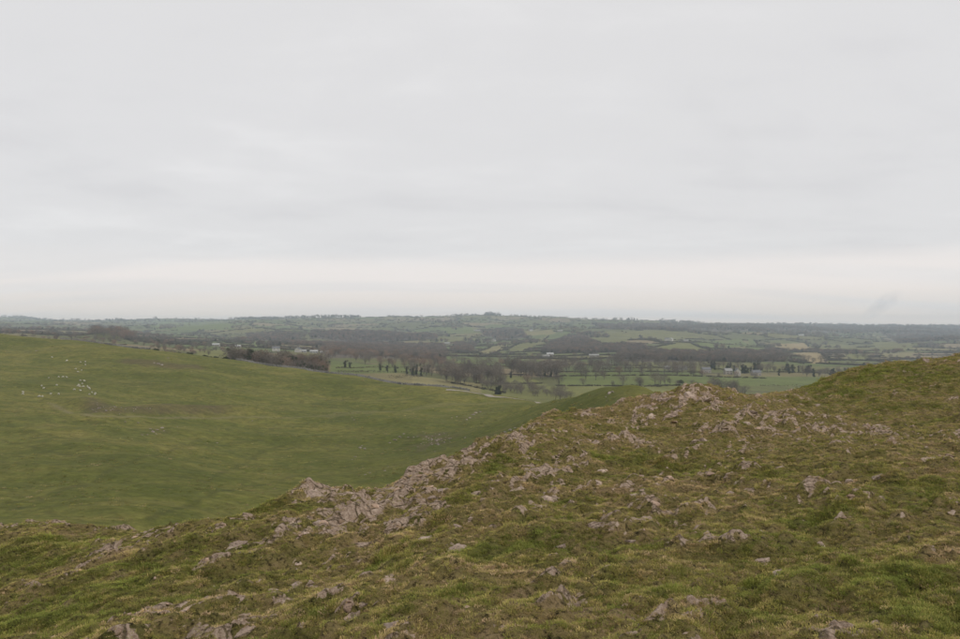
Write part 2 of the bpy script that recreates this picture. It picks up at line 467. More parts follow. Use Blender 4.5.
def zone_field(T, zones, soft=1.0):
    """zones: (px, py, rx, ry, tilt deg, weight) given where they are seen; turned into ground ellipses"""
    out = np.zeros_like(T.X)
    for (px, py, rx, ry, tilt, wgt) in zones:
        c = T.hit(px, py)
        if c is None: continue
        up = T.hit(px, py - ry); dn = T.hit(px, py + ry)
        yu = up[1] if up is not None and up[1] < c[1] * 1.8 else c[1] * 1.25
        yd = dn[1] if dn is not None else c[1] * 0.85
        ry_w = max(0.5 * (yu - yd), 0.12)
        rx_w = rx / FPX * c[1]
        dx = (T.X - c[0]) / rx_w; dy = (T.Y - c[1]) / ry_w
        # tilt: shear the ellipse so that it climbs to the right as seen
        sh = math.tan(R(tilt)) * rx / max(ry, 1)
        dy2 = dy - dx * sh
        out = np.maximum(out, wgt * np.exp(-(dx * dx + dy2 * dy2) * 0.9))
    return out
rock_zones = [(690, 400, 55, 10, 0, 0.9), (640, 408, 25, 8, 10, .7), (735, 430, 22, 14, 0, .7), (800, 425, 45, 16, 0, .75), (470, 452, 40, 12, 30, .9), (520, 435, 24, 12, 20, .8),
              (400, 490, 50, 14, 15, 1), (330, 496, 35, 10, 0, .9), (300, 520, 45, 14, 15, .8), (240, 522, 30, 8, 15, .9), (220, 548, 60, 10, 18, .7), (200, 590, 70, 12, 22, .6), (270, 600, 50, 10, 25, .6),
              (350, 600, 22, 18, 50, .7), (400, 540, 26, 14, 25, .6), (440, 505, 30, 14, 25, .7), (560, 455, 40, 12, 10, .6), (600, 440, 40, 10, 0, .5), (690, 455, 70, 12, 0, .4),
              (550, 495, 36, 14, 0, .6), (640, 500, 30, 14, 0, .5), (740, 475, 40, 12, -5, .5), (760, 560, 30, 16, -30, .5), (560, 585, 40, 10, 0, .35), (660, 620, 30, 14, -10, .5), (890, 620, 40, 12, 0, .4), (940, 356, 25, 5, 0, .6), (820, 425, 30, 10, 0, .5), (880, 430, 40, 10, 0, .4), (90, 555, 40, 8, 10, .35), (180, 630, 60, 10, 20, .6)]
lush_zones = [(655, 462, 45, 9, -4, 1), (760, 470, 40, 8, 0, .7), (810, 515, 60, 14, 0, .8), (430, 530, 50, 14, 35, .7), (350, 580, 60, 14, 40, .9), (300, 625, 40, 12, 30, .9), (490, 468, 30, 10, 40, .9), (870, 372, 60, 8, 5, 1), (820, 383, 40, 5, 8, .9),
              (930, 375, 60, 10, 0, .7), (90, 590, 100, 34, 12, 1), (40, 545, 70, 16, 0, 1), (30, 620, 60, 20, 0, 1), (120, 615, 60, 14, 15, .9), (270, 500, 30, 8, 20, .8), (860, 570, 100, 34, 0, .85), (930, 600, 60, 26, 0, .9), (500, 545, 60, 12, 0, .7), (640, 565, 70, 20, 0, .8), (780, 610, 70, 16, 0, .8), (880, 470, 60, 16, 0, .5), (800, 480, 50, 10, 0, .4)]
rz = zone_field(fore, rock_zones); lz = zone_field(fore, lush_zones)
lump = fbm(U * 0.55, V * 1.1, 3, 221, 0.55)
lump2 = fbm(U * 1.7, V * 2.9, 3, 231, 0.55)
crest = sstep(0.02, 0.42, lump) + 0.55 * sstep(0.05, 0.40, lump2)
fore.Z = fore.Z + (0.23 * sstep(-0.15, 0.55, lump) + 0.11 * sstep(-0.1, 0.45, lump2)) * (0.6 + 0.5 * rz) - 0.11
pat = fbm(U * 0.45, V * 1.1, 5, 91, 0.6)
pat2 = fbm(U * 2.2, V * 4.0, 4, 131, 0.6)
pat3 = fbm(U * 5.0, V * 8.0, 3, 141, 0.65)
bare = sstep(0.16, 0.66, 0.36 * rz + 0.40 * pat + 0.52 * pat2 + 0.42 * pat3 + 0.26 * (crest - 0.45) + 0.17 - 0.30 * lz)
lush = np.clip(lz * sstep(-0.45, 0.15, fbm(U * 0.9, V * 1.8, 4, 151, 0.6)) * 1.1 + 0.75 * sstep(0.05, 0.45, -pat) * sstep(-0.2, 0.3, pat3 + pat2), 0, 1) * (1 - bare)
# bedrock breaks the turf in the stony zones
led = ridged(U * 0.55, V * 1.5, 4, 171)
ledge = V * 1.9 + 2.2 * fbm(U * 0.5, V * 0.7, 3, 241)
ledge = ledge - np.floor(ledge)
fore.Z = fore.Z + bare * (0.08 * (led - 0.55) + 0.055 * (sstep(0.0, 0.18, ledge) - ledge) + 0.05 * fbm(U * 2.4, V * 5.0, 3, 191) + 0.022 * ridged(U * 4.5, V * 8.0, 2, 197)) + rz * 0.06 * np.maximum(fbm(X * 0.9, Y * 0.9, 3, 211), 0)
fore.attr = {'bare': bare, 'lush': lush}
ground = fore.build('hilltop_ground', M['hilltop'])

# ------------------------------------------------------------------ hillside across the dale
hill = Terrain(0.0, -1.05, 1.0, 620, 62.0, 640.0, 320, np.log, np.exp)
hp = [(-300, 318, 540), (-100, 324, 530), (0, 334, 520), (80, 341, 505), (160, 350, 490), (240, 361, 475), (300, 370, 462), (360, 377, 452), (420, 384, 440), (480, 392, 425), (545, 403, 395),
      (-300, 345, 420), (-300, 400, 260), (-300, 500, 130),
      (0, 355, 440), (0, 372, 390), (0, 400, 300), (0, 450, 215), (0, 500, 158), (0, 540, 125), (120, 378, 390), (120, 400, 330), (120, 412, 285), (120, 450, 220), (120, 520, 145),
      (240, 375, 430), (240, 392, 385), (240, 420, 310), (240, 460, 230), (240, 500, 172), (330, 395, 400), (330, 420, 325), (330, 450, 255), (330, 490, 190),
      (400, 400, 390), (400, 420, 325), (400, 440, 272), (400, 475, 205), (480, 408, 370), (480, 425, 300), (450, 445, 245), (500, 445, 215),
      (560, 404, 335), (580, 399, 285), (600, 393, 250), (625, 389, 232), (645, 390, 225), (560, 425, 215), (600, 410, 205), (625, 402, 200)]
hq = [P2(*q) for q in hp]
for px, z0 in ((-300, -5), (0, -22), (160, -36), (300, -50), (420, -62), (545, -78), (625, -80), (700, -85), (960, -90), (1250, -95)):
    hq.append(((px - CX) / FPX * 640, 640, z0 - 16))
for px in (0, 160, 300, 420): 
    q = [h for h in hp[:11] if h[0] == (px if px else 0)][0]
    d = q[2] * 1.10
    hq.append(((px - CX) / FPX * d, d, -(q[1] - CY) / FPX * q[2] - 7 - 3 * (px / 420)))
for px, d, z in ((545, 450, -58), (625, 310, -36), (625, 420, -58), (700, 230, -33), (700, 320, -50), (800, 220, -32), (960, 200, -30), (960, 330, -58), (1250, 200, -28), (1250, 350, -60), (800, 400, -68),
                 (-300, 70, -46), (0, 75, -45), (240, 80, -47), (480, 80, -46), (640, 80, -40), (800, 85, -34), (960, 90, -28), (1250, 90, -26), (480, 140, -50), (330, 130, -49), (640, 140, -36)):
    hq.append(((px - CX) / FPX * d, d, z))
hq = np.array(hq)
hev = rbf_fit(np.stack([hq[:, 0] / hq[:, 1] * 1.6, np.log(hq[:, 1])], 1), hq[:, 2], 1e-3)
hill.Z = hev(hill.A * 1.6, np.log(hill.Y))
X, Y = hill.X, hill.Y
hill.Z = hill.Z + (2.9 * fbm(X / 95, Y / 38, 4, 5) + 1.3 * fbm(X / 34, Y / 13, 4, 15)) * sstep(560, 430, Y)
def polyfield(T, pl, width, near=None):
    P = []
    for q in pl:
        h = T.hit(*q, near=near)
        if h is not None: P.append(h[:2])
    P = np.array(P)
    best = np.full(T.X.shape, 1e9); side = np.zeros(T.X.shape)
    for a, b in zip(P[:-1], P[1:]):
        ab = b - a; L = ab @ ab + 1e-9
        t = np.clip(((T.X - a[0]) * ab[0] + (T.Y - a[1]) * ab[1]) / L, 0, 1)
        dx = T.X - a[0] - t * ab[0]; dy = T.Y - a[1] - t * ab[1]
        dd = np.hypot(dx, dy)
        m_ = dd < best
        best = np.where(m_, dd, best)
        side = np.where(m_, dd * np.sign(ab[0] * dy - ab[1] * dx), side)
    return best, side
terr = [(40, 402), (56, 407), (70, 413), (90, 416), (120, 417), (160, 418), (200, 418), (240, 417), (290, 418), (330, 415), (375, 411)]
td, ts = polyfield(hill, terr, 3)
pxh = CX + FPX * X / Y
hill.Z = hill.Z + 3.2 * sstep(1, 10, ts) * sstep(30, 12, td) * sstep(45, 90, pxh) * sstep(330, 230, pxh) - 0.8 * sstep(0, 10, -ts) * sstep(30, 10, td) * sstep(45, 90, pxh) * sstep(380, 300, pxh)
wob = fbm(X / 6, Y / 6, 3, 8)
bank = sstep(2.5, 5, ts) * sstep(17, 10, ts + 3 * wob) * sstep(70, 95, pxh) * sstep(250, 215, pxh) * (0.65 + 0.6 * fbm(X / 9, Y / 4, 3, 19))
rough_bank, _ = polyfield(hill, [(130, 361), (150, 363), (170, 366), (195, 367)], 3)
bank = np.maximum(bank, 0.7 * sstep(9, 3, rough_bank + 4 * wob))
trail = np.zeros_like(X)
for pl in ([(10, 510), (60, 492), (110, 470), (150, 456), (200, 440)], [(205, 483), (235, 468), (262, 452), (290, 444)], [(0, 505), (40, 498), (80, 484)],
           [(120, 472), (170, 476), (215, 482)], [(60, 380), (130, 384), (220, 390), (300, 396)], [(60, 372), (130, 374), (210, 380)], [(20, 430), (90, 440), (170, 446), (260, 440)], [(250, 400), (330, 404), (420, 416)], [(150, 520), (200, 500), (240, 488), (300, 476)], [(0, 440), (60, 455), (130, 462)], [(300, 395), (380, 398), (450, 405)]):
    d_, _ = polyfield(hill, pl, 1)
    trail = np.maximum(trail, sstep(1.3, 0.2, d_ + 0.9 * wob) * 0.9)
path = sstep(1.9, 0.6, td + 0.5 * wob) * sstep(40, 60, pxh) * (0.55 + 0.35 * sstep(300, 180, pxh))
p2, _ = polyfield(hill, [(330, 417), (370, 413), (420, 408), (480, 404), (520, 402)], 3)
path = np.maximum(path, 0.35 * sstep(4, 1, p2 + wob))
bank = np.maximum(bank, 0.75 * zone_field(hill, [(432, 441, 24, 9, 0, 1), (100, 409, 18, 4, 0, .8), (496, 436, 18, 5, 10, .7), (158, 431, 12, 4, 0, .6), (472, 416, 12, 4, 15, .6)]) * sstep(-0.25, 0.2, wob))
hill.attr = {'bank': np.clip(bank, 0, 1), 'trail': trail, 'path': path,
             'lush': np.clip(zone_field(hill, [(420, 445, 90, 22, 0, 1), (560, 415, 110, 18, 10, 1), (350, 465, 80, 20, 0, .7), (240, 480, 80, 20, 0, .4), (140, 385, 120, 5, 0, .5), (170, 376, 100, 4, 0, .4)]), 0, 1)}
hillside = hill.build('grassy_hillside', M['hill'])

# ------------------------------------------------------------------ farmland and far hills
val = Terrain(0.0, -1.15, 1.1, 860, 380.0, 7700.0, 480, lambda y: -1 / np.sqrt(y), lambda b: 1 / b ** 2)
DD = [380, 480, 560, 700, 1000, 1400, 2000, 2500, 3000, 4200, 5200, 6700, 7700]
cols = {  # photo row at which the land is seen at each distance; plain numbers below 100 are heights
    -300: [-3, -4, -5, -7, -9, -12, -16, -18, -20, -16, -6, 25, 10],
    0: [-14, -15, -16, -18, 334.5, 332.5, 330.3, 329, 327.5, 324, 321, 317.2, 0],
    60: [-18, -19, -20, -22, 338, 335, 332.5, 331, 329, 325.5, 323, 321, 5],
    160: [-30, -30, -31, 352, 346.5, 342, 337.5, 334, 331, 325.5, 322, 319.8, -10],
    320: [-42, -42, 373, 365.5, 357, 350, 343, 337.5, 332, 323, 317.2, -5, -10],
    480: [-58, -58, -60, 386, 368, 358, 349, 342.5, 334, 322.5, 316.3, -10, -20],
    640: [-60, -60, -62, 385.5, 368, 356, 345, 339, 333, 324.5, 320.3, -30, -40],
    800: [-66, -66, -67, -70, 374, 361, 350.5, 344, 338.5, 331, 327.5, 324.8, -60],
    960: [-68, -68, -70, -72, 376, 363, 352, 346, 341, 333.5, 329.5, 326.5, -70],
    1250: [-70, -70, -70, -74, 378, 364, 353, 347, 342, 334, 330, 327, -70]}
vp = []
for px, row in cols.items():
    for d, v in zip(DD, row):
        vp.append(((px - CX) / FPX * 2.0, math.log(d), v if v < 100 else -(v - CY) / FPX * d))
vp = np.array(vp)
vev = rbf_fit(vp[:, :2], vp[:, 2], 2e-3)
val.Z = vev(val.A * 2.0, np.log(val.Y))
X, Y = val.X, val.Y
val.Z = val.Z - 45 * sstep(548, 478, Y) * sstep(0.05, -0.08, val.A)
kx, ky = (112 - CX) / FPX * 1345, 1345.0            # wooded knoll on the left
val.Z = val.Z + 11 * np.exp(-(((X - kx) / 32) ** 2 + ((Y - ky) / 60) ** 2))
amp = sstep(1300, 3200, Y) * (1 - 0.72 * sstep(4300, 5200, Y))
val.Z = val.Z + amp * (40 * fbm(X / 760, Y / 520, 3, 41) + 6 * fbm(X / 260, Y / 220, 3, 47)) + 0.8 * fbm(X / 160, Y / 160, 3, 49)

# fields: an irregular lattice of enclosures, each with its own sward
def fields(X, Y):
    th = R(24)
    size = 150.0
    wx = X + 45 * fbm(X / 420, Y / 420, 2, 61); wy = Y + 45 * fbm(X / 420 + 9, Y / 420, 2, 63)
    a = (wx * math.cos(th) + wy * math.sin(th)) / (size * 1.45); b = (-wx * math.sin(th) + wy * math.cos(th)) / size
    ia = np.floor(a); ib = np.floor(b)
    f1 = np.full(X.shape, 9.0); f2 = np.full(X.shape, 9.0); idv = np.zeros(X.shape, np.int64)
    for oa in (-1, 0, 1):
        for ob in (-1, 0, 1):
            h1 = _hash(ia + oa, ib + ob, 5) / 0x7fffffff; h2 = _hash(ia + oa, ib + ob, 6) / 0x7fffffff
            da = ia + oa + 0.18 + 0.64 * h1 - a; db = ib + ob + 0.18 + 0.64 * h2 - b
            d = np.hypot(da, db)
            hid = _hash(ia + oa, ib + ob, 9)
            new = d < f1
            f2 = np.where(new, f1, np.minimum(f2, d))
            idv = np.where(new, hid, idv)
            f1 = np.where(new, d, f1)
    return (f2 - f1) * size * 0.62, idv
pal = np.array([(0.098, 0.112, 0.042), (0.118, 0.122, 0.046), (0.108, 0.108, 0.046), (0.142, 0.132, 0.056), (0.170, 0.146, 0.070), (0.205, 0.160, 0.092), (0.128, 0.122, 0.054), (0.108, 0.126, 0.044)])
hd, idv = fields(X, Y)
col = pal[idv % len(pal)]
def inpoly(px, py, poly):
    inside = np.zeros(px.shape, bool)
    n = len(poly)
    for i in range(n):
        x0, y0 = poly[i]; x1, y1 = poly[(i + 1) % n]
        if y0 == y1: continue
        c = ((y0 > py) != (y1 > py)) & (px < (x1 - x0) * (py - y0) / (y1 - y0) + x0)
        inside ^= c
    return inside
G1, G2, G3, T1, T2, WD = (0.120, 0.140, 0.046), (0.155, 0.155, 0.056), (0.145, 0.140, 0.056), (0.265, 0.205, 0.105), (0.200, 0.175, 0.082), (0.115, 0.095, 0.076)
polys = [([(440, 386), (560, 386), (720, 386), (760, 420), (440, 420)], G2), ([(560, 376), (840, 377), (840, 386), (560, 385)], G1), ([(560, 372.5), (700, 372.5), (700, 376), (560, 376)], G1),
         ([(622, 361), (700, 361), (714, 370), (640, 370)], G3), ([(703, 362), (760, 363), (860, 369), (850, 374), (722, 369)], G3), ([(643, 351), (672, 344), (692, 344), (710, 351)], G2),
         ([(640, 337), (655, 333), (700, 337), (660, 342)], G3), ([(690, 343), (740, 339), (750, 346), (712, 349)], G1), ([(768, 344.5), (805, 343), (816, 351), (792, 352)], T1), ([(794, 353), (819, 352), (829, 363), (812, 364)], T1),
         ([(748, 339), (764, 344), (772, 347), (748, 346)], G1), ([(748, 347), (774, 348), (782, 355), (748, 355)], G1), ([(748, 356), (784, 356), (790, 362), (748, 361)], G1),
         ([(815, 344), (850, 345), (866, 352), (830, 353)], G3), ([(845, 354), (868, 354), (872, 360), (848, 359)], G2), ([(870, 342), (910, 342), (915, 350), (880, 352)], G3), ([(880, 352), (915, 352), (910, 358), (885, 358)], T2),
         ([(475, 352), (513, 341), (500, 351), (490, 355)], T2), ([(501, 350), (548, 336), (546, 342), (521, 352)], G3), ([(574, 336), (612, 331), (642, 336), (612, 346), (590, 341)], G3),
         ([(440, 356), (540, 360), (565, 368), (500, 366), (440, 362)], G1), ([(476, 373), (530, 377), (542, 383), (476, 383)], G2), ([(500, 384), (546, 384), (556, 392), (505, 393)], G2), ([(440, 379), (482, 383), (482, 394), (440, 388)], T2),
         ([(564, 377), (585, 377), (585, 386), (564, 386)], G1), ([(330, 365), (412, 364), (412, 373), (330, 374)], G1), ([(412, 376), (440, 379), (470, 386), (470, 396), (412, 386)], T2),
         ([(195, 350.5), (232, 349.5), (234, 360), (200, 358)], G2), ([(252, 340.5), (268, 340.5), (268, 346.5), (252, 346.5)], G1), ([(420, 338), (470, 336), (480, 342), (430, 344)], G3), ([(520, 332), (552, 330), (556, 334), (525, 336)], T2),
         ([(440, 328), (470, 327), (486, 333), (450, 334)], G1), ([(160, 322), (235, 323), (235, 330), (150, 330)], G1), ([(620, 331), (660, 330), (690, 334), (640, 336)], G3)]
vpx, vpy = val.px(), val.py()
jx = vpx + 1.2 * fbm(X / 60, Y / 60, 2, 71); jy = vpy + 0.25 * fbm(X / 60, Y / 60, 2, 73)
explicit = np.zeros(X.shape, bool)
for poly, c in polys:
    k = inpoly(jx, jy, poly)
    col[k] = c
    explicit |= k
woods = [  # woods as seen; each on its own floor of leaf litter
    [(540, 353), (556, 342), (570, 336), (584, 338), (600, 346), (640, 346), (650, 350), (600, 353)], [(618, 354), (780, 353), (785, 362), (618, 362)], [(325, 344), (445, 346), (445, 359), (325, 358)],
    [(700, 325), (960, 327.5), (960, 334), (830, 333), (760, 332), (690, 330)], [(590, 324), (740, 328), (740, 332), (600, 329)], [(310, 332), (400, 333), (420, 340), (360, 343), (310, 338)],
    [(395, 336), (425, 334), (440, 338), (410, 341)], [(880, 334), (960, 333), (960, 340), (900, 344)], [(245, 335), (290, 334), (300, 340), (250, 341)], [(480, 331), (520, 330), (530, 338), (500, 340), (484, 336)],
    [(455, 344), (476, 346), (470, 354), (450, 352)]]
wood = np.zeros(X.shape, bool)
for w_ in woods: wood |= inpoly(jx, jy, w_)
col[wood] = WD
blur = sstep(0, 9, hd)[..., None]
col = np.where(explicit[..., None], col, col * blur + np.array((0.085, 0.078, 0.046)) * (1 - blur))
val.attr = {'field': col}
valley = val.build('valley_farmland', M['valley'])

def land(X, Y):
    zv = val.z(X, Y)
    zh = hill.z(X, Y)
    return np.where((Y < 640) & (Y > 62), np.maximum(zv, zh), zv)
def at_d(px, d):
    x = (px - CX) / FPX * d
    return np.array([x, d, float(land(np.array([x]), np.array([d]))[0])])

# ------------------------------------------------------------------ generic builders
def mesh_obj(name, verts, faces, mat, parent=None, smooth=False, mats=None):
    me = bpy.data.meshes.new(name)
    me.from_pydata([tuple(v) for v in verts], [], faces)
    if mat: me.materials.append(mat)
    if smooth: me.polygons.foreach_set('use_smooth', np.ones(len(me.polygons), bool))
    o = bpy.data.objects.new(name, me)
    C.objects.link(o)
    if parent: o.parent = parent
    return o
def empty(name, loc=(0, 0, 0), rz=0.0):
    o = bpy.data.objects.new(name, None)
    C.objects.link(o)
    o.location = loc
    o.rotation_euler = (0, 0, rz)
    o.empty_display_size = 0.5
    return o
def tag(o, label, cat, group=None):
    o['label'] = label; o['category'] = cat
    if group: o['group'] = group
    return o
def points_stuff(name, P, rot, scale, idx, coll, extra=None):
    """one object that scatters the meshes of coll over points"""
    me = bpy.data.meshes.new(name)
    n = len(P)
    me.vertices.add(n); me.vertices.foreach_set('co', np.asarray(P, np.float32).ravel())
    for nm, typ, arr in (('rot', 'FLOAT_VECTOR', rot), ('size', 'FLOAT_VECTOR', scale)):
        a = me.attributes.new(nm, typ, 'POINT'); a.data.foreach_set('vector', np.asarray(arr, np.float32).ravel())
    a = me.attributes.new('pick', 'INT', 'POINT'); a.data.foreach_set('value', np.asarray(idx, np.int32))
    for nm, arr in (extra or {}).items():
        a = me.attributes.new(nm, 'FLOAT', 'POINT'); a.data.foreach_set('value', np.asarray(arr, np.float32))
    o = bpy.data.objects.new(name, me); C.objects.link(o)
    o['kind'] = 'stuff'
    g = bpy.data.node_groups.new(name + '_scatter', 'GeometryNodeTree')
    g.interface.new_socket('Geometry', in_out='INPUT', socket_type='NodeSocketGeometry')
    g.interface.new_socket('Geometry', in_out='OUTPUT', socket_type='NodeSocketGeometry')
    gi = g.nodes.new('NodeGroupInput'); go = g.nodes.new('NodeGroupOutput')
    mp = g.nodes.new('GeometryNodeMeshToPoints'); ip = g.nodes.new('GeometryNodeInstanceOnPoints'); ci = g.nodes.new('GeometryNodeCollectionInfo')
    ci.inputs['Collection'].default_value = coll
    ci.inputs['Separate Children'].default_value = True
    ci.inputs['Reset Children'].default_value = True
    def na(nm, typ):
        k = g.nodes.new('GeometryNodeInputNamedAttribute'); k.data_type = typ; k.inputs['Name'].default_value = nm
        return [s for s in k.outputs if s.enabled and s.name == 'Attribute'][0]
    L = g.links.new
    L(gi.outputs[0], mp.inputs['Mesh']); L(mp.outputs[0], ip.inputs['Points']); L(ci.outputs[0], ip.inputs['Instance'])
    ip.inputs['Pick Instance'].default_value = True
    L(na('pick', 'INT'), ip.inputs['Instance Index'])
    er = g.nodes.new('FunctionNodeEulerToRotation')
    L(na('rot', 'FLOAT_VECTOR'), er.inputs[0]); L(er.outputs[0], ip.inputs['Rotation'])
    L(na('size', 'FLOAT_VECTOR'), ip.inputs['Scale'])
    L(ip.outputs[0], go.inputs[0])
    md = o.modifiers.new('scatter', 'NODES'); md.node_group = g
    return o
def loose(name, verts, faces, mats, midx=None, coll=None, smooth=False):
    me = bpy.data.meshes.new(name)
    me.from_pydata([tuple(v) for v in verts], [], faces)
    for m_ in mats: me.materials.append(m_)
    if midx is not None: me.polygons.foreach_set('material_index', np.asarray(midx, np.int32))
    if smooth: me.polygons.foreach_set('use_smooth', np.ones(len(me.polygons), bool))
    o = bpy.data.objects.new(name, me)
    coll.objects.link(o)
    return o

# ------------------------------------------------------------------ rocks
def rock_mesh(name, seed, mat, sub=3, flat=0.6, cuts=7):
    r = np.random.default_rng(seed)
    bm = bmesh.new()
    bmesh.ops.create_icosphere(bm, subdivisions=sub, radius=1.0)
    co = np.array([v.co[:] for v in bm.verts])
    for _ in range(cuts):                       # broken faces
        n = r.normal(size=3); n /= np.linalg.norm(n)
        d = r.uniform(0.45, 0.85)
        s = co @ n - d
        co = co - np.maximum(s, 0)[:, None] * n * 0.92
    k = r.uniform(0, 50)
    nx = fbm(co[:, 0] * 1.6 + k, co[:, 1] * 1.6 + co[:, 2] * 1.3, 4, seed, 0.6)
    ny = fbm(co[:, 2] * 1.9 + k, co[:, 0] * 1.5 - co[:, 1] * 0.7, 4, seed + 5, 0.6)
    lay = 0.05 * np.sin(co[:, 2] * 11 + 3 * nx)         # bedding
    nf = ridged(co[:, 0] * 2.7 + co[:, 2] * 1.1, co[:, 1] * 2.7 - co[:, 2] * 2.3 + k, 3, seed + 9)
    co = co * (0.93 + 0.32 * nx + 0.20 * ny + 0.14 * nf)[:, None]
    co[:, :2] *= (1 + lay)[:, None]
    co *= np.array([r.uniform(0.85, 1.25), r.uniform(0.65, 1.0), flat * r.uniform(0.8, 1.2)])
    for v, c in zip(bm.verts, co): v.co = c
    me = bpy.data.meshes.new(name)
    bm.to_mesh(me); bm.free()
    me.materials.append(mat)
    me.polygons.foreach_set('use_smooth', np.ones(len(me.polygons), bool))
    try: me.set_sharp_from_angle(angle=R(38))
    except Exception: pass
    return me
rock_meshes = [rock_mesh('rock', 100 + i, M['rock'], 4, 0.6 if i < 8 else 0.42, 9 + i % 5) for i in range(14)]
def place_rock(mesh, p, size, tilt, rz, parent, sink=0.3, sx=1.0, zs=1.0):
    o = bpy.data.objects.new('rock', mesh)
    C.objects.link(o)
    o.parent = parent
    o.scale = (size * sx, size, size * zs)
    o.rotation_euler = (tilt[0], tilt[1], rz)
    z = p[2]
    if parent is ground:
        q = size * 0.55
        z = float(min(fore.z(p[0] + a_ * q * sx, p[1] + b_ * q) for a_ in (-1, 0, 1) for b_ in (-1, 0, 1))) + size * 0.19
    o.location = (p[0], p[1], z - size * sink * 0.5)
    return o
# seen rocks: px, py(centre), width px, slab flag (elongated along the strata)
seen = [(556, 495, 34, 0), (638, 495, 30, 0), (633, 537, 26, 0), (556, 546, 22, 0), (412, 595, 28, 0), (358, 600, 20, 2), (372, 600, 14, 2), (362, 545, 24, 1), (388, 579, 24, 0), (455, 548, 40, 1), (520, 525, 40, 1), (512, 503, 20, 0),
        (457, 526, 14, 0), (425, 540, 22, 1), (470, 494, 28, 1), (437, 490, 34, 1), (510, 492, 40, 1), (600, 481, 24, 0), (606, 470, 20, 0), (633, 456, 22, 0), (597, 442, 12, 0), (655, 443, 16, 0), (693, 441, 16, 0), (703, 440, 14, 0),
        (565, 447, 22, 0), (540, 455, 26, 0), (575, 437, 10, 0), (520, 430, 24, 1), (500, 437, 16, 1), (478, 447, 26, 1), (455, 458, 24, 1), (480, 462, 30, 1), (440, 468, 30, 1), (410, 483, 24, 1), (385, 489, 34, 1), (400, 497, 22, 1), (340, 490, 26, 0), (312, 491, 30, 0), (290, 503, 22, 0),
        (262, 508, 24, 0), (238, 515, 28, 1), (222, 513, 14, 0), (330, 525, 16, 1), (315, 523, 20, 0), (288, 522, 14, 0), (355, 512, 24, 1), (300, 563, 12, 0), (296, 567, 10, 0), (230, 540, 30, 1), (216, 546, 24, 1), (245, 532, 16, 0),
        (205, 585, 30, 1), (180, 605, 34, 1), (270, 590, 30, 1), (235, 600, 26, 1), (300, 585, 22, 1), (45, 553, 12, 0), (70, 568, 12, 0), (110, 553, 18, 1), (240, 628, 30, 1), (190, 632, 24, 1),
        (665, 397, 34, 0), (690, 396, 30, 0), (705, 400, 22, 2), (640, 405, 26, 0), (675, 407, 24, 0), (715, 397, 16, 2), (650, 415, 30, 1), (670, 418, 20, 2), (685, 410, 22, 0), (738, 413, 26, 0), (743, 420, 20, 0), (730, 405, 16, 0),
        (797, 414, 16, 2), (805, 417, 14, 0), (815, 421, 16, 0), (790, 418, 14, 0), (830, 432, 18, 0), (877, 426, 20, 0), (760, 438, 16, 0), (775, 462, 26, 0), (780, 468, 16, 0), (745, 475, 34, 1), (735, 498, 18, 0), (748, 503, 20, 0), (728, 493, 14, 0),
        (850, 482, 14, 2), (878, 478, 20, 2), (925, 460, 28, 0), (957, 512, 14, 0), (820, 544, 18, 0), (762, 560, 26, 1), (775, 575, 18, 2), (860, 530, 16, 0), (670, 625, 34, 0), (688, 632, 24, 0), (628, 617, 12, 0), (604, 585, 18, 0),
        (570, 560, 16, 0), (590, 525, 20, 2), (880, 622, 30, 1), (900, 625, 20, 0), (830, 625, 12, 0), (945, 356, 22, 0), (925, 361, 14, 0), (905, 372, 12, 0), (835, 395, 12, 0), (870, 392, 14, 0), (812, 404, 16, 0), (850, 412, 18, 0), (700, 425, 16, 0), (620, 430, 14, 0), (590, 455, 14, 0), (350, 620, 24, 2), (330, 632, 20, 1), (390, 628, 26, 2), (610, 392, 9, 0)]
for i, (px, py, w, kind) in enumerate(seen):
    if px < 120: continue
    h = fore.hit(px, py)
    if h is None: continue
    d = h[1]
    size = w / FPX * d * (0.56 if d < 22 else 0.42)
    mesh = rock_meshes[(i * 5 + kind * 3) % 14]
    if kind == 1: place_rock(mesh, h, size * 0.62, (random.uniform(-.25, .25), random.uniform(-.3, .1)), R(random.uniform(25, 60)), ground, 0.5, 1.9)
    elif kind == 2: place_rock(mesh, h, size * 0.8, (random.uniform(-.4, .4), random.uniform(-.9, -.4)), R(random.uniform(-60, -20)), ground, 0.3, 1.3)
    else: place_rock(mesh, h, size * 1.08, (random.uniform(-.3, .3), random.uniform(-.3, .3)), random.uniform(0, 6.28), ground, 0.72)
# smaller stones that the photograph shows less clearly, thickest in the stony zones
cand = rng.random((9000, 2))
ai = fore.a0 + (fore.a1 - fore.a0) * cand[:, 0]; bi = fore.b0 + (fore.b1 - fore.b0) * cand[:, 1]
yy = np.exp(bi) - 6; xx = ai * (yy + 6)
bz = fore.sample(bare, xx, yy); rzs = fore.sample(rz, xx, yy)
ok = (yy > 3.2) & (yy < 46) & (np.abs(xx / np.maximum(yy, 1)) < 0.72) & (rng.random(9000) < (0.03 + 0.25 * rzs) * (bz > 0.25))
sel = np.nonzero(ok & ((xx / np.maximum(yy, 1)) > -0.46))[0][:110]
for i in sel:
    z = float(fore.z(xx[i], yy[i]))
    s = float(0.045 + 0.11 * rng.random() ** 2 * (0.6 + yy[i] / 26))
    place_rock(rock_meshes[int(rng.integers(14))], (xx[i], yy[i], z), s, rng.uniform(-.3, .3, 2), rng.uniform(0, 6.28), ground, 0.35, 1 + rng.random() * .6)

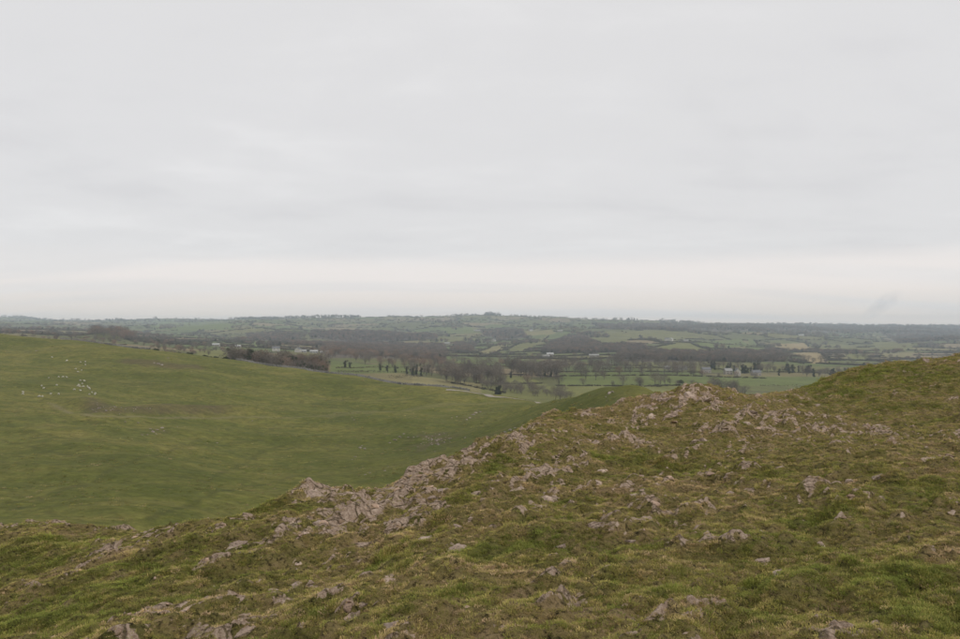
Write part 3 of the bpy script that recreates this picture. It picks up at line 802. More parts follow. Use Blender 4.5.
# pebbles and turf: nobody could count them
peb = bpy.data.collections.new('pebble_kinds')
for i in range(5):
    me = rock_mesh('pebble', 300 + i, M['pebble'], 2, 0.5, 6)
    peb.objects.link(bpy.data.objects.new('pebble', me))
N = 60000
ai = rng.uniform(-0.62, 0.62, N); bi = rng.uniform(math.log(8.8), math.log(54), N)
yy = np.exp(bi) - 6; xx = ai * (yy + 6)
b = fore.sample(bare, xx, yy)
k = rng.random(N) < np.clip(b - 0.3, 0, 1) * 0.42 + 0.004
xx, yy = xx[k], yy[k]
n = len(xx)
s = (0.010 + 0.055 * rng.random(n) ** 4) * (0.7 + yy / 18)
points_stuff('scattered_pebbles', np.stack([xx, yy, fore.z(xx, yy)], 1), rng.uniform(-.5, .5, (n, 3)) * np.array([1, 1, 6.3]), np.stack([s, s, s], 1), rng.integers(0, 5, n), peb)
tag(bpy.data.objects['scattered_pebbles'], 'small limestone pebbles lying on bare earth between the turf', 'pebbles')

tufts = bpy.data.collections.new('tuft_kinds')
for i in range(8):
    r = np.random.default_rng(500 + i)
    V_, F_ = [], []
    nb = 34
    for b_ in range(nb):
        a = r.uniform(0, 6.28); rad = 0.075 * math.sqrt(r.random())
        p = np.array([rad * math.cos(a), rad * math.sin(a), -0.012])
        la = a + r.normal() * 0.9
        lean = r.uniform(0.2, 1.3)
        hgt = r.uniform(0.022, 0.05) * (1.5 if i >= 6 else 1.0)
        d1 = np.array([math.cos(la) * math.sin(lean * .5), math.sin(la) * math.sin(lean * .5), math.cos(lean * .5)])
        d2 = np.array([math.cos(la) * math.sin(lean * 1.3), math.sin(la) * math.sin(lean * 1.3), max(math.cos(lean * 1.3), -0.1)])
        sd_ = np.array([-math.sin(la), math.cos(la), 0]) * r.uniform(0.0022, 0.004)
        m1 = p + d1 * hgt * 0.6; tp = m1 + d2 * hgt * 0.6
        o_ = len(V_)
        V_ += [p - sd_, p + sd_, m1 + sd_ * .8, m1 - sd_ * .8, tp]
        F_ += [(o_, o_ + 1, o_ + 2, o_ + 3), (o_ + 3, o_ + 2, o_ + 4)]
    loose('tuft', V_, F_, [M['grass']], None, tufts)
N = 420000
ai = rng.uniform(-0.64, 0.64, N); bi = rng.uniform(math.log(8.6), math.log(58), N)
yy = np.exp(bi) - 6; xx = ai * (yy + 6)
b = fore.sample(bare, xx, yy); l = fore.sample(lush, xx, yy)
gap = sstep(-0.42, 0.02, fbm(xx * 2.6, yy * 3.4, 3, 311, 0.6))
k = (np.abs(xx / yy) < 0.78) & (rng.random(N) < np.clip(1.1 - 1.15 * b, 0.10, 1) * (0.62 + 0.38 * l) * (0.16 + 0.84 * gap))
xx, yy, b, l = xx[k], yy[k], b[k], l[k]
n = len(xx)
clump = fbm(xx * 2.2, yy * 2.2, 3, 301)
tall = sstep(0.15, 0.5, clump)
s = (0.40 + 0.34 * rng.random(n) + 0.2 * l + 0.25 * tall) * (0.72 + yy / 26)
hz = s * (0.55 + 0.5 * rng.random(n) + 0.45 * tall * l)
dry = fbm(xx * 0.45, yy * 0.9, 4, 333, 0.6)
tint = np.clip(0.50 + 0.45 * l - 0.8 * dry - 0.25 * b + rng.normal(0, 0.24, n), 0, 1)
shade = np.clip(0.5 + 0.5 * fbm(xx * 1.4, yy * 1.4, 3, 351) + rng.normal(0, 0.26, n), 0, 1)
points_stuff('turf_grass', np.stack([xx, yy, fore.z(xx, yy)], 1), np.stack([rng.normal(0, .15, n), rng.normal(0, .15, n), rng.uniform(0, 6.28, n)], 1), np.stack([s, s, hz], 1),
             np.where(tall * l > 0.5, rng.integers(5, 8, n), rng.integers(0, 6, n)), tufts, {'tint': tint, 'shade': shade})
tag(bpy.data.objects['turf_grass'], 'short rough green and brown grass covering the hilltop', 'grass')

N = 18000
yy = np.exp(rng.uniform(math.log(110), math.log(520), N)); xx = rng.uniform(-0.68, 0.25, N) * yy
k = rng.random(N) < sstep(-0.15, 0.35, fbm(xx / 18, yy / 10, 4, 401, 0.6))
qx_ = CX + FPX * xx / yy; qy_ = CY - FPX * hill.z(xx, yy) / yy
k &= ~((qx_ > 16) & (qx_ < 104) & (qy_ > 352) & (qy_ < 400) & (rng.random(N) < 0.9)) & (hill.sample(hill.attr['bank'], xx, yy) < 0.25)
xx, yy = xx[k], yy[k]; n = len(xx)
s = rng.uniform(4.5, 9.5, n) * (0.7 + yy / 600)
points_stuff('hillside_tussocks', np.stack([xx, yy, hill.z(xx, yy)], 1), np.stack([rng.normal(0, .1, n), rng.normal(0, .1, n), rng.uniform(0, 6.28, n)], 1), np.stack([s, s, s * 0.7], 1),
             rng.integers(0, 8, n), tufts, {'tint': np.clip(rng.normal(0.62, 0.25, n), 0, 1), 'shade': np.clip(rng.normal(0.25, 0.2, n), 0, 1)})
tag(bpy.data.objects['hillside_tussocks'], 'rough grass tussocks dotted over the grassy hillside', 'grass')

# boulders and scree on the hillside
bmesh_list = [rock_mesh('rock', 400 + i, M['boulder'], 2, 0.6, 7) for i in range(6)]
bl = [(153, 432, 6), (157, 430, 5), (162, 428, 5), (164, 431, 3), (142, 435, 4), (147, 435, 4), (156, 434, 3), (138, 423, 4), (125, 422, 3), (150, 429, 3), (158, 364, 6), (162, 365, 4), (154, 363, 3), (168, 358, 3), (470, 418, 6), (473, 415, 5), (476, 413, 5), (467, 420, 4), (480, 412, 4), (452, 418, 3), (457, 417, 3),
      (360, 448, 6), (365, 449, 5), (355, 457, 4), (352, 460, 3), (362, 446, 3), (395, 440, 5), (400, 437, 4), (390, 443, 3), (404, 434, 3), (418, 447, 3), (435, 452, 3), (505, 432, 5), (510, 430, 5), (503, 436, 4), (498, 437, 4), (515, 428, 4), (610, 393, 7), (613, 392, 5), (606, 397, 3), (607, 401, 3), (36, 351, 3), (217, 443, 3), (385, 471, 4), (388, 467, 3), (370, 473, 3), (365, 475, 3), (177, 427, 3), (252, 421, 3), (354, 420, 3), (352, 418, 2.5), (100, 408, 4), (106, 411, 4)]
r = np.random.default_rng(77)
for i in range(64):
    bl.append((432 + r.normal() * 9 + (i % 3) * 5, 440 + r.normal() * 4, r.uniform(1.2, 3.2)))
for i in range(34):
    bl.append((r.uniform(92, 150), 409 + r.normal() * 2.6, r.uniform(1.2, 2.8)))
for i in range(16):
    bl.append((r.uniform(480, 512), 0.0, r.uniform(1.2, 3.0)))
for px, py, w in bl:
    if py == 0.0: py = 441 - (px - 480) * 0.28 + r.normal() * 2.5
    h = hill.hit(px, py)
    if h is None: continue
    size = w / FPX * h[1] * 0.38
    place_rock(bmesh_list[int(r.integers(6))], h, size, r.uniform(-.3, .3, 2), r.uniform(0, 6.28), hillside, 0.25, 1 + r.random() * .4)

# ------------------------------------------------------------------ sheep
def sheep_mesh(name, graze, seed):
    r = np.random.default_rng(seed)
    me = bpy.data.meshes.new(name)
    hz_, hx = (0.30, 0.86) if graze else (0.98, 0.80)
    nz, nx_ = (0.55, 0.70) if graze else (0.84, 0.62)
    V_ = [(0, 0, .66), (.34, 0, .68), (nx_, 0, nz), (hx - .06, 0, hz_ + (.1 if graze else .0)), (hx + .1, 0, hz_ - .08), (-.36, 0, .66), (-.50, 0, .62),
          (.34, .15, .45), (.36, .15, .22), (.35, .15, 0.0), (.34, -.15, .45), (.36, -.15, .22), (.35, -.15, 0.0), (-.36, .15, .45), (-.42, .15, .24), (-.38, .15, 0.0), (-.36, -.15, .45), (-.42, -.15, .24), (-.38, -.15, 0.0)]
    E_ = [(0, 1), (1, 2), (2, 3), (3, 4), (0, 5), (5, 6), (1, 7), (7, 8), (8, 9), (1, 10), (10, 11), (11, 12), (5, 13), (13, 14), (14, 15), (5, 16), (16, 17), (17, 18)]
    rad = [.30, .27, .15, .12, .06, .28, .12, .10, .05, .045, .10, .05, .045, .12, .055, .045, .12, .055, .045]
    me.from_pydata(V_, E_, [])
    o = bpy.data.objects.new('tmp', me); C.objects.link(o)
    o.modifiers.new('skin', 'SKIN')
    for sv, q in zip(me.skin_vertices[0].data, rad): sv.radius = (q, q)
    me.skin_vertices[0].data[0].use_root = True
    o.modifiers.new('sub', 'SUBSURF').levels = 1
    dg = bpy.context.evaluated_depsgraph_get()
    out = bpy.data.meshes.new_from_object(o.evaluated_get(dg))
    out.name = name
    bpy.data.objects.remove(o)
    out.materials.clear(); out.materials.append(M['wool'])
    out.polygons.foreach_set('use_smooth', np.ones(len(out.polygons), bool))
    return out
sheep_meshes = [sheep_mesh('sheep', True, 1), sheep_mesh('sheep', False, 2)]
sp6 = [(172, 112), (230, 106), (258, 107), (280, 108), (334, 57), (345, 75), (368, 66), (360, 17), (390, 15), (392, 33), (280, 8), (128, 160), (140, 174), (218, 155), (17, 209), (18, 198), (116, 224), (133, 224), (182, 209), (232, 210), (326, 182), (363, 188),
       (350, 153), (356, 163), (344, 160), (373, 146), (380, 165), (386, 130), (360, 127), (404, 163), (412, 171), (416, 178), (414, 210), (432, 200), (450, 205), (446, 211)]
sheep_px = [(20 + a / 6, 360 + b_ / 6) for a, b_ in sp6] + [(52, 358), (67, 361)]
named = {0: 'white sheep at the left end of the short row of four on the hillside', 14: 'lower sheep of the pair at the far left edge of the flock', 15: 'upper sheep of the pair at the far left edge of the flock',
         34: 'white sheep at the right-hand tip of the flock on the hillside', 36: 'lone white sheep highest and farthest left near the hill crest', 33: 'second sheep from the right-hand tip of the flock', 13: 'lone sheep midway between the two lower left pairs and the main cluster'}
for i, (px, py) in enumerate(sheep_px):
    h = hill.hit(px, py)
    if h is None: continue
    o = bpy.data.objects.new('sheep', sheep_meshes[0 if i % 3 else 1])
    C.objects.link(o)
    o.location = (h[0], h[1], h[2] - 0.02)
    o.rotation_euler = (0, 0, random.choice([0, math.pi]) + random.uniform(-.7, .7))
    s_ = random.uniform(0.72, 0.92)
    o.scale = (s_, s_, s_)
    if i in named: lab = named[i]
    elif px < 62: lab = 'small white sheep grazing on the left side of the scattered flock'
    elif py < 376: lab = 'small white sheep in the upper part of the flock below the hill crest'
    else: lab = 'small white sheep in the tight cluster at the middle of the flock'
    tag(o, lab, 'sheep', 'sheep grazing on the hillside')

# ------------------------------------------------------------------ trees
def tube(V_, F_, p0, p1, r0, r1, n=4):
    p0 = np.array(p0, float); p1 = np.array(p1, float)
    d = p1 - p0; L = np.linalg.norm(d)
    if L < 1e-6: return
    d /= L
    a = np.cross(d, [0.3, 0.9, 0.2]); a /= np.linalg.norm(a); b_ = np.cross(d, a)
    o_ = len(V_)
    for p, rr in ((p0, r0), (p1, r1)):
        for i in range(n):
            t = 2 * math.pi * i / n
            V_.append(p + rr * (math.cos(t) * a + math.sin(t) * b_))
    for i in range(n):
        j = (i + 1) % n
        F_.append((o_ + i, o_ + j, o_ + n + j, o_ + n + i))
def grow_tree(seed, height=14.0, width=0.72, ntw=620, limbs=16, low=0.14, lw=1.0):
    """limb tubes and twig slivers of a leafless tree with a lumpy rounded crown"""
    r = np.random.default_rng(seed)
    TV, TF, KV, KF, tips = [], [], [], [], []
    H = height; zc = H * (0.5 + low / 2); rz_ = H * (0.5 - low / 2); rx = H * width / 2
    lumps = []
    for _ in range(7):                                  # boughs give the outline its bulges
        a = r.uniform(0, 6.28); e = r.uniform(-0.5, 1.2)
        c = np.array([math.cos(a) * math.cos(e) * rx * .55, math.sin(a) * math.cos(e) * rx * .55, zc + math.sin(e) * rz_ * .55])
        lumps.append((c, r.uniform(.42, .62)))
    lumps.append((np.array([0, 0, zc + rz_ * .35]), .6))
    top = np.array([r.normal() * .03 * H, r.normal() * .03 * H, H * .62])
    tube(TV, TF, (0, 0, -.4), (top[0] * .3, top[1] * .3, H * low * 1.1), H * .024, H * .018, 6)
    tube(TV, TF, (top[0] * .3, top[1] * .3, H * low * 1.1), top, H * .018, H * .006, 5)
    for i in range(limbs):
        c, q = lumps[i % len(lumps)]
        d = r.normal(size=3); d /= np.linalg.norm(d)
        e = c + d * np.array([rx, rx, rz_]) * q * .75
        t = r.uniform(0.0, .75)
        s0 = np.array([top[0] * (.3 + .7 * t), top[1] * (.3 + .7 * t), H * low * 1.1 + (H * .62 - H * low * 1.1) * t])
        if e[2] < s0[2] * .8: e[2] = s0[2] * .9
        mid = (s0 + e) / 2 + np.array([0, 0, -.04 * H]) + r.normal(size=3) * .03 * H
        w0 = H * .010 * (1 - .5 * t)
        tube(TV, TF, s0, mid, w0, w0 * .6, 4); tube(TV, TF, mid, e, w0 * .6, w0 * .2, 3)
        tips.append(e)
    k = H / 14
    for _ in range(ntw):
        c, q = lumps[int(r.integers(len(lumps)))]
        d = r.normal(size=3); d /= np.linalg.norm(d)
        p = c + d * np.array([rx, rx, rz_]) * q * r.random() ** .45
        if p[2] < H * low * .7: continue
        dd = d * .7 + np.array([0, 0, .45]) + r.normal(size=3) * .4; dd /= np.linalg.norm(dd)
        a = np.cross(dd, r.normal(size=3)); a /= np.linalg.norm(a) + 1e-9
        w = .05 * lw * k * r.uniform(.6, 1.4); L = r.uniform(.8, 2.0) * k
        o_ = len(KV)
        KV.extend([p - a * w, p + a * w, p + dd * L]); KF.append((o_, o_ + 1, o_ + 2))
    TV = np.array(TV); KV = np.array(KV)
    z = H / KV[:, 2].max()
    return TV * z, TF, KV * z, KF, np.array(tips) * z
def leaf_cloud(seed, blobs, n, size):
    r = np.random.default_rng(seed)
    V_, F_ = [], []
    for (cx, cy, cz, rx, ry, rz_) in blobs:
        m_ = int(n * (rx * ry * rz_) ** 0.6)
        for _ in range(m_):
            d = r.normal(size=3); d /= np.linalg.norm(d)
            q = (r.random() ** 0.33) * r.uniform(0.75, 1.12)
            p = np.array([cx + d[0] * rx * q, cy + d[1] * ry * q, max(cz + d[2] * rz_ * q, 0.05)])
            a = r.normal(size=3); a /= np.linalg.norm(a)
            b_ = np.cross(a, r.normal(size=3)); b_ /= np.linalg.norm(b_)
            s_ = size * r.uniform(0.6, 1.4)
            o_ = len(V_)
            V_.extend([p - a * s_, p + b_ * s_ * 0.7, p + a * s_, p - b_ * s_ * 0.7])
            F_.append((o_, o_ + 1, o_ + 2, o_ + 3))
    return V_, F_
def mk(name, V_, F_, mat):
    me = bpy.data.meshes.new(name)
    me.from_pydata([tuple(v) for v in V_], [], F_)
    me.materials.append(mat)
    return me
KINDS = {}
raw = {}
for i in range(6):                               # open leafless trees, unit height 14 m
    g = grow_tree(600 + i, 14, 0.82 + 0.12 * (i % 3), 900, 20, 0.08 + 0.03 * (i % 2), 1.5)
    raw['bare%d' % i] = g
    KINDS['bare%d' % i] = ('bare_tree', 14.0, [('trunk', mk('trunk', g[0], g[1], M['bark'])), ('crown', mk('crown', g[2], g[3], M['twig']))])
    KINDS['russet%d' % i] = ('bare_tree', 14.0, [('trunk', KINDS['bare%d' % i][2][0][1]), ('crown', mk('crown', g[2], g[3], M['russet']))])
for i in range(3):                               # ivy climbing a leafless tree
    g = grow_tree(640 + i, 13, 0.6, 500, 14, 0.2, 1.0)
    r = np.random.default_rng(650 + i)
    bl_ = [(r.normal() * .35, r.normal() * .35, z_, 1.1 + r.random() * .7, 1.1 + r.random() * .7, 1.3) for z_ in np.linspace(1.2, 7.6, 6)] + [(t[0], t[1], t[2], .8, .8, .9) for t in g[4][r.integers(0, max(len(g[4]) // 3, 1), 7)] if t[2] < 10]
    lv = leaf_cloud(660 + i, bl_, 110, 0.26)
    KINDS['ivy%d' % i] = ('ivy_clad_tree', 13.0, [('trunk', mk('trunk', g[0], g[1], M['bark'])), ('crown', mk('crown', g[2], g[3], M['twig'])), ('ivy', mk('ivy', *lv, M['ivy']))])
for i in range(3):                               # evergreens
    r = np.random.default_rng(670 + i)
    tv, tf = [], []
    tube(tv, tf, (0, 0, -.4), (0.1, 0, 6.5), .28, .1, 6)
    for k_ in range(7):
        a = r.uniform(0, 6.28); z_ = r.uniform(1.2, 6)
        tube(tv, tf, (0, 0, z_), (math.cos(a) * (3 - z_ * .25), math.sin(a) * (3 - z_ * .25), z_ + .8), .09, .03, 4)
    bl_ = [(r.normal() * .9, r.normal() * .9, z_, (2.5 - .22 * z_) * r.uniform(.8, 1.2), (2.5 - .22 * z_) * r.uniform(.8, 1.2), 1.5) for z_ in (1.3, 2.2, 3.2, 4.2, 5.2, 6.2, 7.3) for _ in (0, 1)]
    lv = leaf_cloud(680 + i, bl_, 90, 0.3)
    KINDS['ever%d' % i] = ('evergreen_tree', 9.0, [('trunk', mk('trunk', tv, tf, M['bark'])), ('crown', mk('crown', *lv, M['evergreen']))])
for i in range(3):                               # dark round bushes
    r = np.random.default_rng(690 + i)
    tv, tf = [], []
    for k_ in range(6):
        a = r.uniform(0, 6.28)
        tube(tv, tf, (0, 0, -.2), (math.cos(a) * 1.0, math.sin(a) * 1.0, 2.2), .07, .02, 4)
    bl_ = [(r.normal() * .8, r.normal() * .8, 1.2 + r.random() * 1.2, 1.2, 1.2, 1.05) for _ in range(9)]
    lv = leaf_cloud(700 + i, bl_, 130, 0.2)
    KINDS['dark%d' % i] = ('dark_bush', 3.6, [('trunk', mk('trunk', tv, tf, M['bark'])), ('crown', mk('crown', *lv, M['evergreen']))])
for i in range(4):                               # leafless thorn bushes
    g = grow_tree(720 + i, 6, 1.15, 700, 14, 0.02, 1.9)
    KINDS['thorn%d' % i] = ('thorn_bush', 6.0, [('trunk', mk('trunk', g[0], g[1], M['bark'])), ('crown', mk('crown', g[2], g[3], M['twig']))])
def plant(kind, p, h, label, cat, group, wide=1.0):
    if kind[-1].isdigit() is False: kind = kind + str(random.randrange({'bare': 6, 'russet': 6, 'ivy': 3, 'ever': 3, 'dark': 3, 'thorn': 4}[kind]))
    nm, h0, parts = KINDS[kind]
    e = empty(nm, (p[0], p[1], p[2] - 0.1), random.uniform(0, 6.28))
    k = h / h0
    e.scale = (k * wide, k * wide, k)
    for pn, me in parts:
        o = bpy.data.objects.new(pn, me); C.objects.link(o); o.parent = e
    return tag(e, label, cat, group)
def stand(spec, n, px0, px1, d0, d1, h0, h1, label, cat, group, wide=1.0):
    """label: '{} tree ...' whose blank takes the look of the kind; the third of the stand is added"""
    look = {'bare': 'bare grey', 'russet': 'russet leafless', 'ivy': 'dark ivy-clad', 'thorn': 'low thorny', 'ever': 'dark evergreen'}
    for k_ in range(n):
        t = (k_ + random.random()) / n
        px = px0 + (px1 - px0) * t; d = random.uniform(d0, d1)
        kd = random.choice(spec)
        lab = label.format(look[kd])
        if n > 12: lab += (', left', ', middle', ', right')[min(int(t * 3), 2)] + ('' if n < 30 else ' front' if d < (d0 + d1) / 2 else ' back') + ' part'
        plant(kd, at_d(px, d), random.uniform(h0, h1), lab, cat, group, wide * random.uniform(.85, 1.25))
B4 = ['bare'] * 4
for px, d, h, k in ((156, 520, 4.2, 'dark'), (163, 520, 3.0, 'dark'), (171, 515, 5.0, 'thorn'), (179, 515, 3.4, 'dark'), (189, 510, 3.6, 'dark'), (205, 508, 3.4, 'dark'), (210, 506, 2.6, 'dark'), (216, 505, 3.2, 'dark'), (225, 503, 3.6, 'dark')):
    plant(k, at_d(px, d), h, 'small dark round bush in the row behind the left hill crest' if k == 'dark' else 'pale leafless thorn among the dark bushes behind the left hill crest', 'bush', 'bushes behind the hill crest', 1.2)
plant('dark', at_d(87, 530), 4.6, 'lone dark bush on the left skyline of the grassy hill', 'bush', None, 1.1)
stand(['bare', 'bare', 'russet', 'ivy', 'thorn', 'ivy'], 92, 229, 326, 500, 600, 10.5, 17, '{} tree in the thick wood behind the left hill crest', 'tree', 'trees of the wood behind the hill crest', 1.05)
stand(['russet', 'bare'], 44, 90, 135, 1275, 1390, 14, 18, '{} tree in the domed brown wood at left', 'tree', 'trees of the domed brown wood', 1.2)
for px, d, h in ((312, 500, 5.4), (318, 500, 6.6), (325, 498, 5.2), (332, 496, 4.2)):
    plant('ever', at_d(px, d), h, 'dark evergreen in the clump at the right end of the crest wood', 'tree', 'evergreen clump behind the hill crest', 1.25)
stand(['russet', 'russet', 'russet', 'bare'], 74, 322, 446, 860, 1250, 10, 15, '{} tree in the long wood behind the small green fields', 'tree', 'trees of the russet wood', 1.15)
for px, d, h, k, lab in ((345, 720, 9, 'ivy', 'taller ivy-clad tree of the pair right of the evergreen clump'), (350, 725, 7.5, 'ivy', 'shorter ivy-clad tree of the pair right of the evergreen clump'), (357, 520, 7.0, 'ever', 'dark upright evergreen standing by the dry stone wall'), (358, 505, 3.2, 'dark', 'low dark bush at the foot of the upright evergreen'),
                         (380, 760, 8.5, 'ivy', 'left of three dark ivy-clad trees in a row'), (387, 765, 8, 'ivy', 'middle of three dark ivy-clad trees in a row'), (395, 760, 9.5, 'ivy', 'right of three dark ivy-clad trees in a row'), (376, 560, 6, 'thorn', 'pale leafless thorn bush behind the dry stone wall'), (441, 446, 3.6, 'dark', 'lone round dark bush beside the wall above the track'),
                         (498, 640, 8, 'ever', 'small dark upright evergreen among bare trees left of centre'), (623, 690, 13, 'bare', 'wide rounded bare tree just above the green spur'), (655, 715, 13, 'bare', 'bare tree beside the hedge left of the pale sheds'), (680, 735, 5, 'dark', 'clipped dark bush in the hedge below the pale sheds'), (692, 735, 7, 'thorn', 'leafless thorn in the hedge right of the clipped dark bush'),
                         (843, 960, 9, 'ever', 'dark evergreen at the right end of the farm trees'), (759, 1050, 11, 'ever', 'tall dark evergreen behind the farmhouse'), (545, 830, 13, 'ivy', 'ivy-clad tree right of the tall bare group at centre'), (551, 832, 11, 'ivy', 'second ivy-clad tree right of the tall bare group at centre'), (511, 805, 9, 'ivy', 'ivy-clad tree left of the tall bare group at centre')):
    plant(k, at_d(px, d), h, lab, 'bush' if k in ('dark', 'thorn') else 'tree', None, 1.25 if k in ('dark', 'ivy', 'ever') else 1.1)
stand(['bare', 'bare', 'ivy'], 12, 406, 444, 740, 830, 10, 14, '{} tree in the group at the right end of the small green fields', 'tree', 'trees right of the small green fields')
stand(B4, 28, 446, 502, 690, 830, 15, 20, '{} tree, tall, in the group left of centre above the track', 'tree', 'tall bare trees above the track')
stand(B4, 28, 510, 560, 780, 920, 15, 21, '{} tree, tall, in the rounded clump at valley centre', 'tree', 'bare clump at valley centre', 1.05)
for i in range(46):
    t = i / 45
    yb = 388 + 12 * t
    d_ = 61 * FPX / (yb - CY) * random.uniform(0.97, 1.04)
    plant('thorn', at_d(476 + 92 * t + random.uniform(-4, 4), d_), random.uniform(5.5, 11), 'leafless scrub bush in the %s of the overgrown row beside the pale track' % ('left end', 'middle', 'right end')[min(int(t * 3), 2)], 'bush', 'scrub beside the track', 1.05)
for px, d, h, w_ in ((586, 770, 13, 'leftmost'), (596, 765, 16, 'tallest'), (604, 770, 12, 'third'), (665, 720, 11, 'fourth'), (670, 722, 8, 'smallest')):
    plant('bare', at_d(px, d), h, w_ + ' bare tree of five in the hedge between the bright green strips', 'tree', 'hedgerow trees between the green strips')
stand(B4, 8, 712, 746, 640, 720, 10, 17, '{} tree just above the rocky knob of the hilltop', 'tree', 'bare trees above the rocky knob', 1.1)
stand(['bare', 'bare', 'bare', 'thorn'], 48, 556, 694, 860, 1100, 11, 18, '{} tree along the hedges at the middle of the valley', 'tree', 'scattered trees at mid valley', 1.1)
stand(['bare', 'bare', 'bare', 'ivy', 'ever'], 42, 690, 850, 950, 1060, 9, 15, '{} tree in the belt behind the farmhouse and cottages', 'tree', 'trees around the farm', 1.15)
stand(['bare'], 34, 616, 790, 1180, 1380, 12, 18, '{} tree in the long dark belt across the valley', 'tree', 'trees of the long belt', 1.2)
stand(['bare', 'bare', 'thorn'], 24, 780, 905, 1250, 1700, 10, 15, '{} tree between the pale fields on the right', 'tree', 'trees between the pale fields', 1.2)
stand(['bare', 'bare', 'thorn'], 34, 440, 570, 930, 1200, 10, 15, '{} tree in the line below the far slope, left of centre', 'tree', 'trees below the far slope', 1.15)

# far woods, hedges and single trees, too many and too small to tell apart
far_kinds = bpy.data.collections.new('far_tree_kinds')
def joined(name, key, twigmat):
    g = raw[key]
    V_ = list(g[0]) + list(g[2]); o_ = len(g[0])
    F_ = list(g[1]) + [tuple(q + o_ for q in f) for f in g[3]]
    loose(name, V_, F_, [M['bark'], twigmat], [0] * len(g[1]) + [1] * len(g[3]), far_kinds)
for i in range(3): joined('a_far_tree%d' % i, 'bare%d' % i, M['twig'])
for i in range(2): joined('b_far_tree%d' % i, 'bare%d' % (i + 3), M['russet'])
for i in range(2):
    lv = leaf_cloud(760 + i, [(0, 0, 3 + i, 3.2, 3.2, 3), (0.8, .3, 6, 2.6, 2.4, 2.6), (-.6, 0, 8.6, 1.6, 1.7, 2.2)], 60, 0.42)
    loose('c_far_tree%d' % i, *lv, [M['evergreen']], None, far_kinds)
for i in range(2):
    lv = leaf_cloud(770 + i, [(x_, 0, 1.1 + .3 * (k_ % 2), 2.0, 1.4, 1.3) for k_, x_ in enumerate((-3, -1, 1, 3))], 60, 0.34)
    loose('d_far_hedge%d' % i, *lv, [M['hedge']], None, far_kinds)
P_, Rz, Sc, Id = [], [], [], []
def rand_land(n, d0, d1):
    y = 1 / rng.uniform(d1 ** -0.6, d0 ** -0.6, n) ** (1 / 0.6)
    x = rng.uniform(-0.72, 0.72, n) * y
    return x, y
def add_far(x, y, kinds, s0, s1, wide=(1.0, 1.5), rotz=None):
    n = len(x)
    if n == 0: return
    z = land(x, y) - 0.3
    P_.append(np.stack([x, y, z], 1))
    Rz.append(np.stack([np.zeros(n), np.zeros(n), rng.uniform(0, 6.28, n) if rotz is None else rotz], 1))
    s = rng.uniform(s0, s1, n) * np.clip(0.62 + y / 4200, 1.0, 2.0); w = s * rng.uniform(*wide, n)
    Sc.append(np.stack([w, w, s], 1)); Id.append(rng.choice(kinds, n))
x, y = rand_land(220000, 1250, 9000)
z = land(x, y)
qx, qy = CX + FPX * x / y, CY - FPX * z / y
inw = np.zeros(len(x), bool)
for w_ in woods: inw |= inpoly(qx, qy, w_)
inw &= rng.random(len(x)) < 0.5
copse = fbm(x / 260, y / 260, 3, 811)
inw |= (copse > 0.36) & (y > 1500) & (rng.random(len(x)) < 0.35)
inw |= (qx > 660) & (qy < 336) & (copse > 0.10) & (rng.random(len(x)) < 0.28)
add_far(x[inw], y[inw], [0, 1, 2, 0, 1, 2, 3, 4, 5], 0.34, 0.92, (1.1, 1.7))
ym = rng.uniform(620, 1280, 520); xm = (rng.uniform(-20, 235, 520) - CX) / FPX * ym
km = fbm(xm / 60, ym / 90, 3, 821) > 0.02
add_far(xm[km], ym[km], [0, 1, 2, 3, 4, 7, 8], 0.28, 0.62, (1.1, 1.6))
hd, _ = fields(x, y)
inex = np.zeros(len(x), bool)
for poly, c in polys: inex |= inpoly(qx, qy, poly)
hk = (hd < 4.5) & ~inw & ~inex
add_far(x[hk], y[hk], [7, 8], 0.65, 1.2, (1.1, 1.9))
tk = (hd < 9.0) & ~inw & ~inex & (rng.random(len(x)) < 0.09)
add_far(x[tk], y[tk], [0, 1, 2, 3, 5], 0.30, 0.62, (1.1, 1.7))
def far_line(pl, step, kinds, s0, s1):
    w_ = [val.hit(*q, near=600) for q in pl]
    w_ = [q for q in w_ if q is not None]
    xs, ys, rs = [], [], []
    for a, b_ in zip(w_[:-1], w_[1:]):
        L = math.hypot(*(b_ - a)[:2])
        for t in np.arange(0, 1, step / max(L, step)):
            q = a + (b_ - a) * t
            xs.append(q[0] + random.gauss(0, 1.6)); ys.append(q[1] + random.gauss(0, 1.6)); rs.append(math.atan2(b_[1] - a[1], b_[0] - a[0]))
    add_far(np.array(xs), np.array(ys), kinds, s0, s1, (1.0, 1.3), np.array(rs))
for pl in ([(755, 341), (775, 350), (802, 364)], [(806, 342), (818, 351), (828, 358)], [(475, 353), (490, 347), (515, 341)], [(486, 356), (500, 351), (530, 341), (549, 336)], [(643, 351), (672, 344)], [(692, 344), (712, 351), (740, 352)], [(690, 343), (740, 345), (770, 347)], [(792, 352), (820, 352)], [(830, 353), (868, 353)], [(574, 335), (612, 346)], [(640, 336), (660, 342), (690, 343)], [(420, 345), (480, 342)]):
    far_line(pl, 7.0, [7, 8], 0.7, 1.4)
    far_line(pl, 60.0, [0, 1, 2], 0.4, 0.7)
for pl in ([(556, 386), (640, 387), (712, 386)], [(556, 376.3), (620, 376), (700, 376.5), (765, 378.5)], [(556, 372.3), (620, 372), (700, 372.5)], [(478, 383.5), (545, 383.5)], [(448, 382), (505, 393)], [(440, 363), (500, 366.5), (560, 369)], [(620, 361), (703, 361.5), (760, 363)], [(718, 369.5), (850, 374)], [(440, 371), (500, 374), (560, 377)], [(556, 365), (640, 366)], [(600, 369), (690, 368)]):
    far_line(pl, 3.5, [7, 8], 0.30, 0.75)
    far_line(pl, 26.0, [0, 1, 2, 3], 0.35, 0.9)
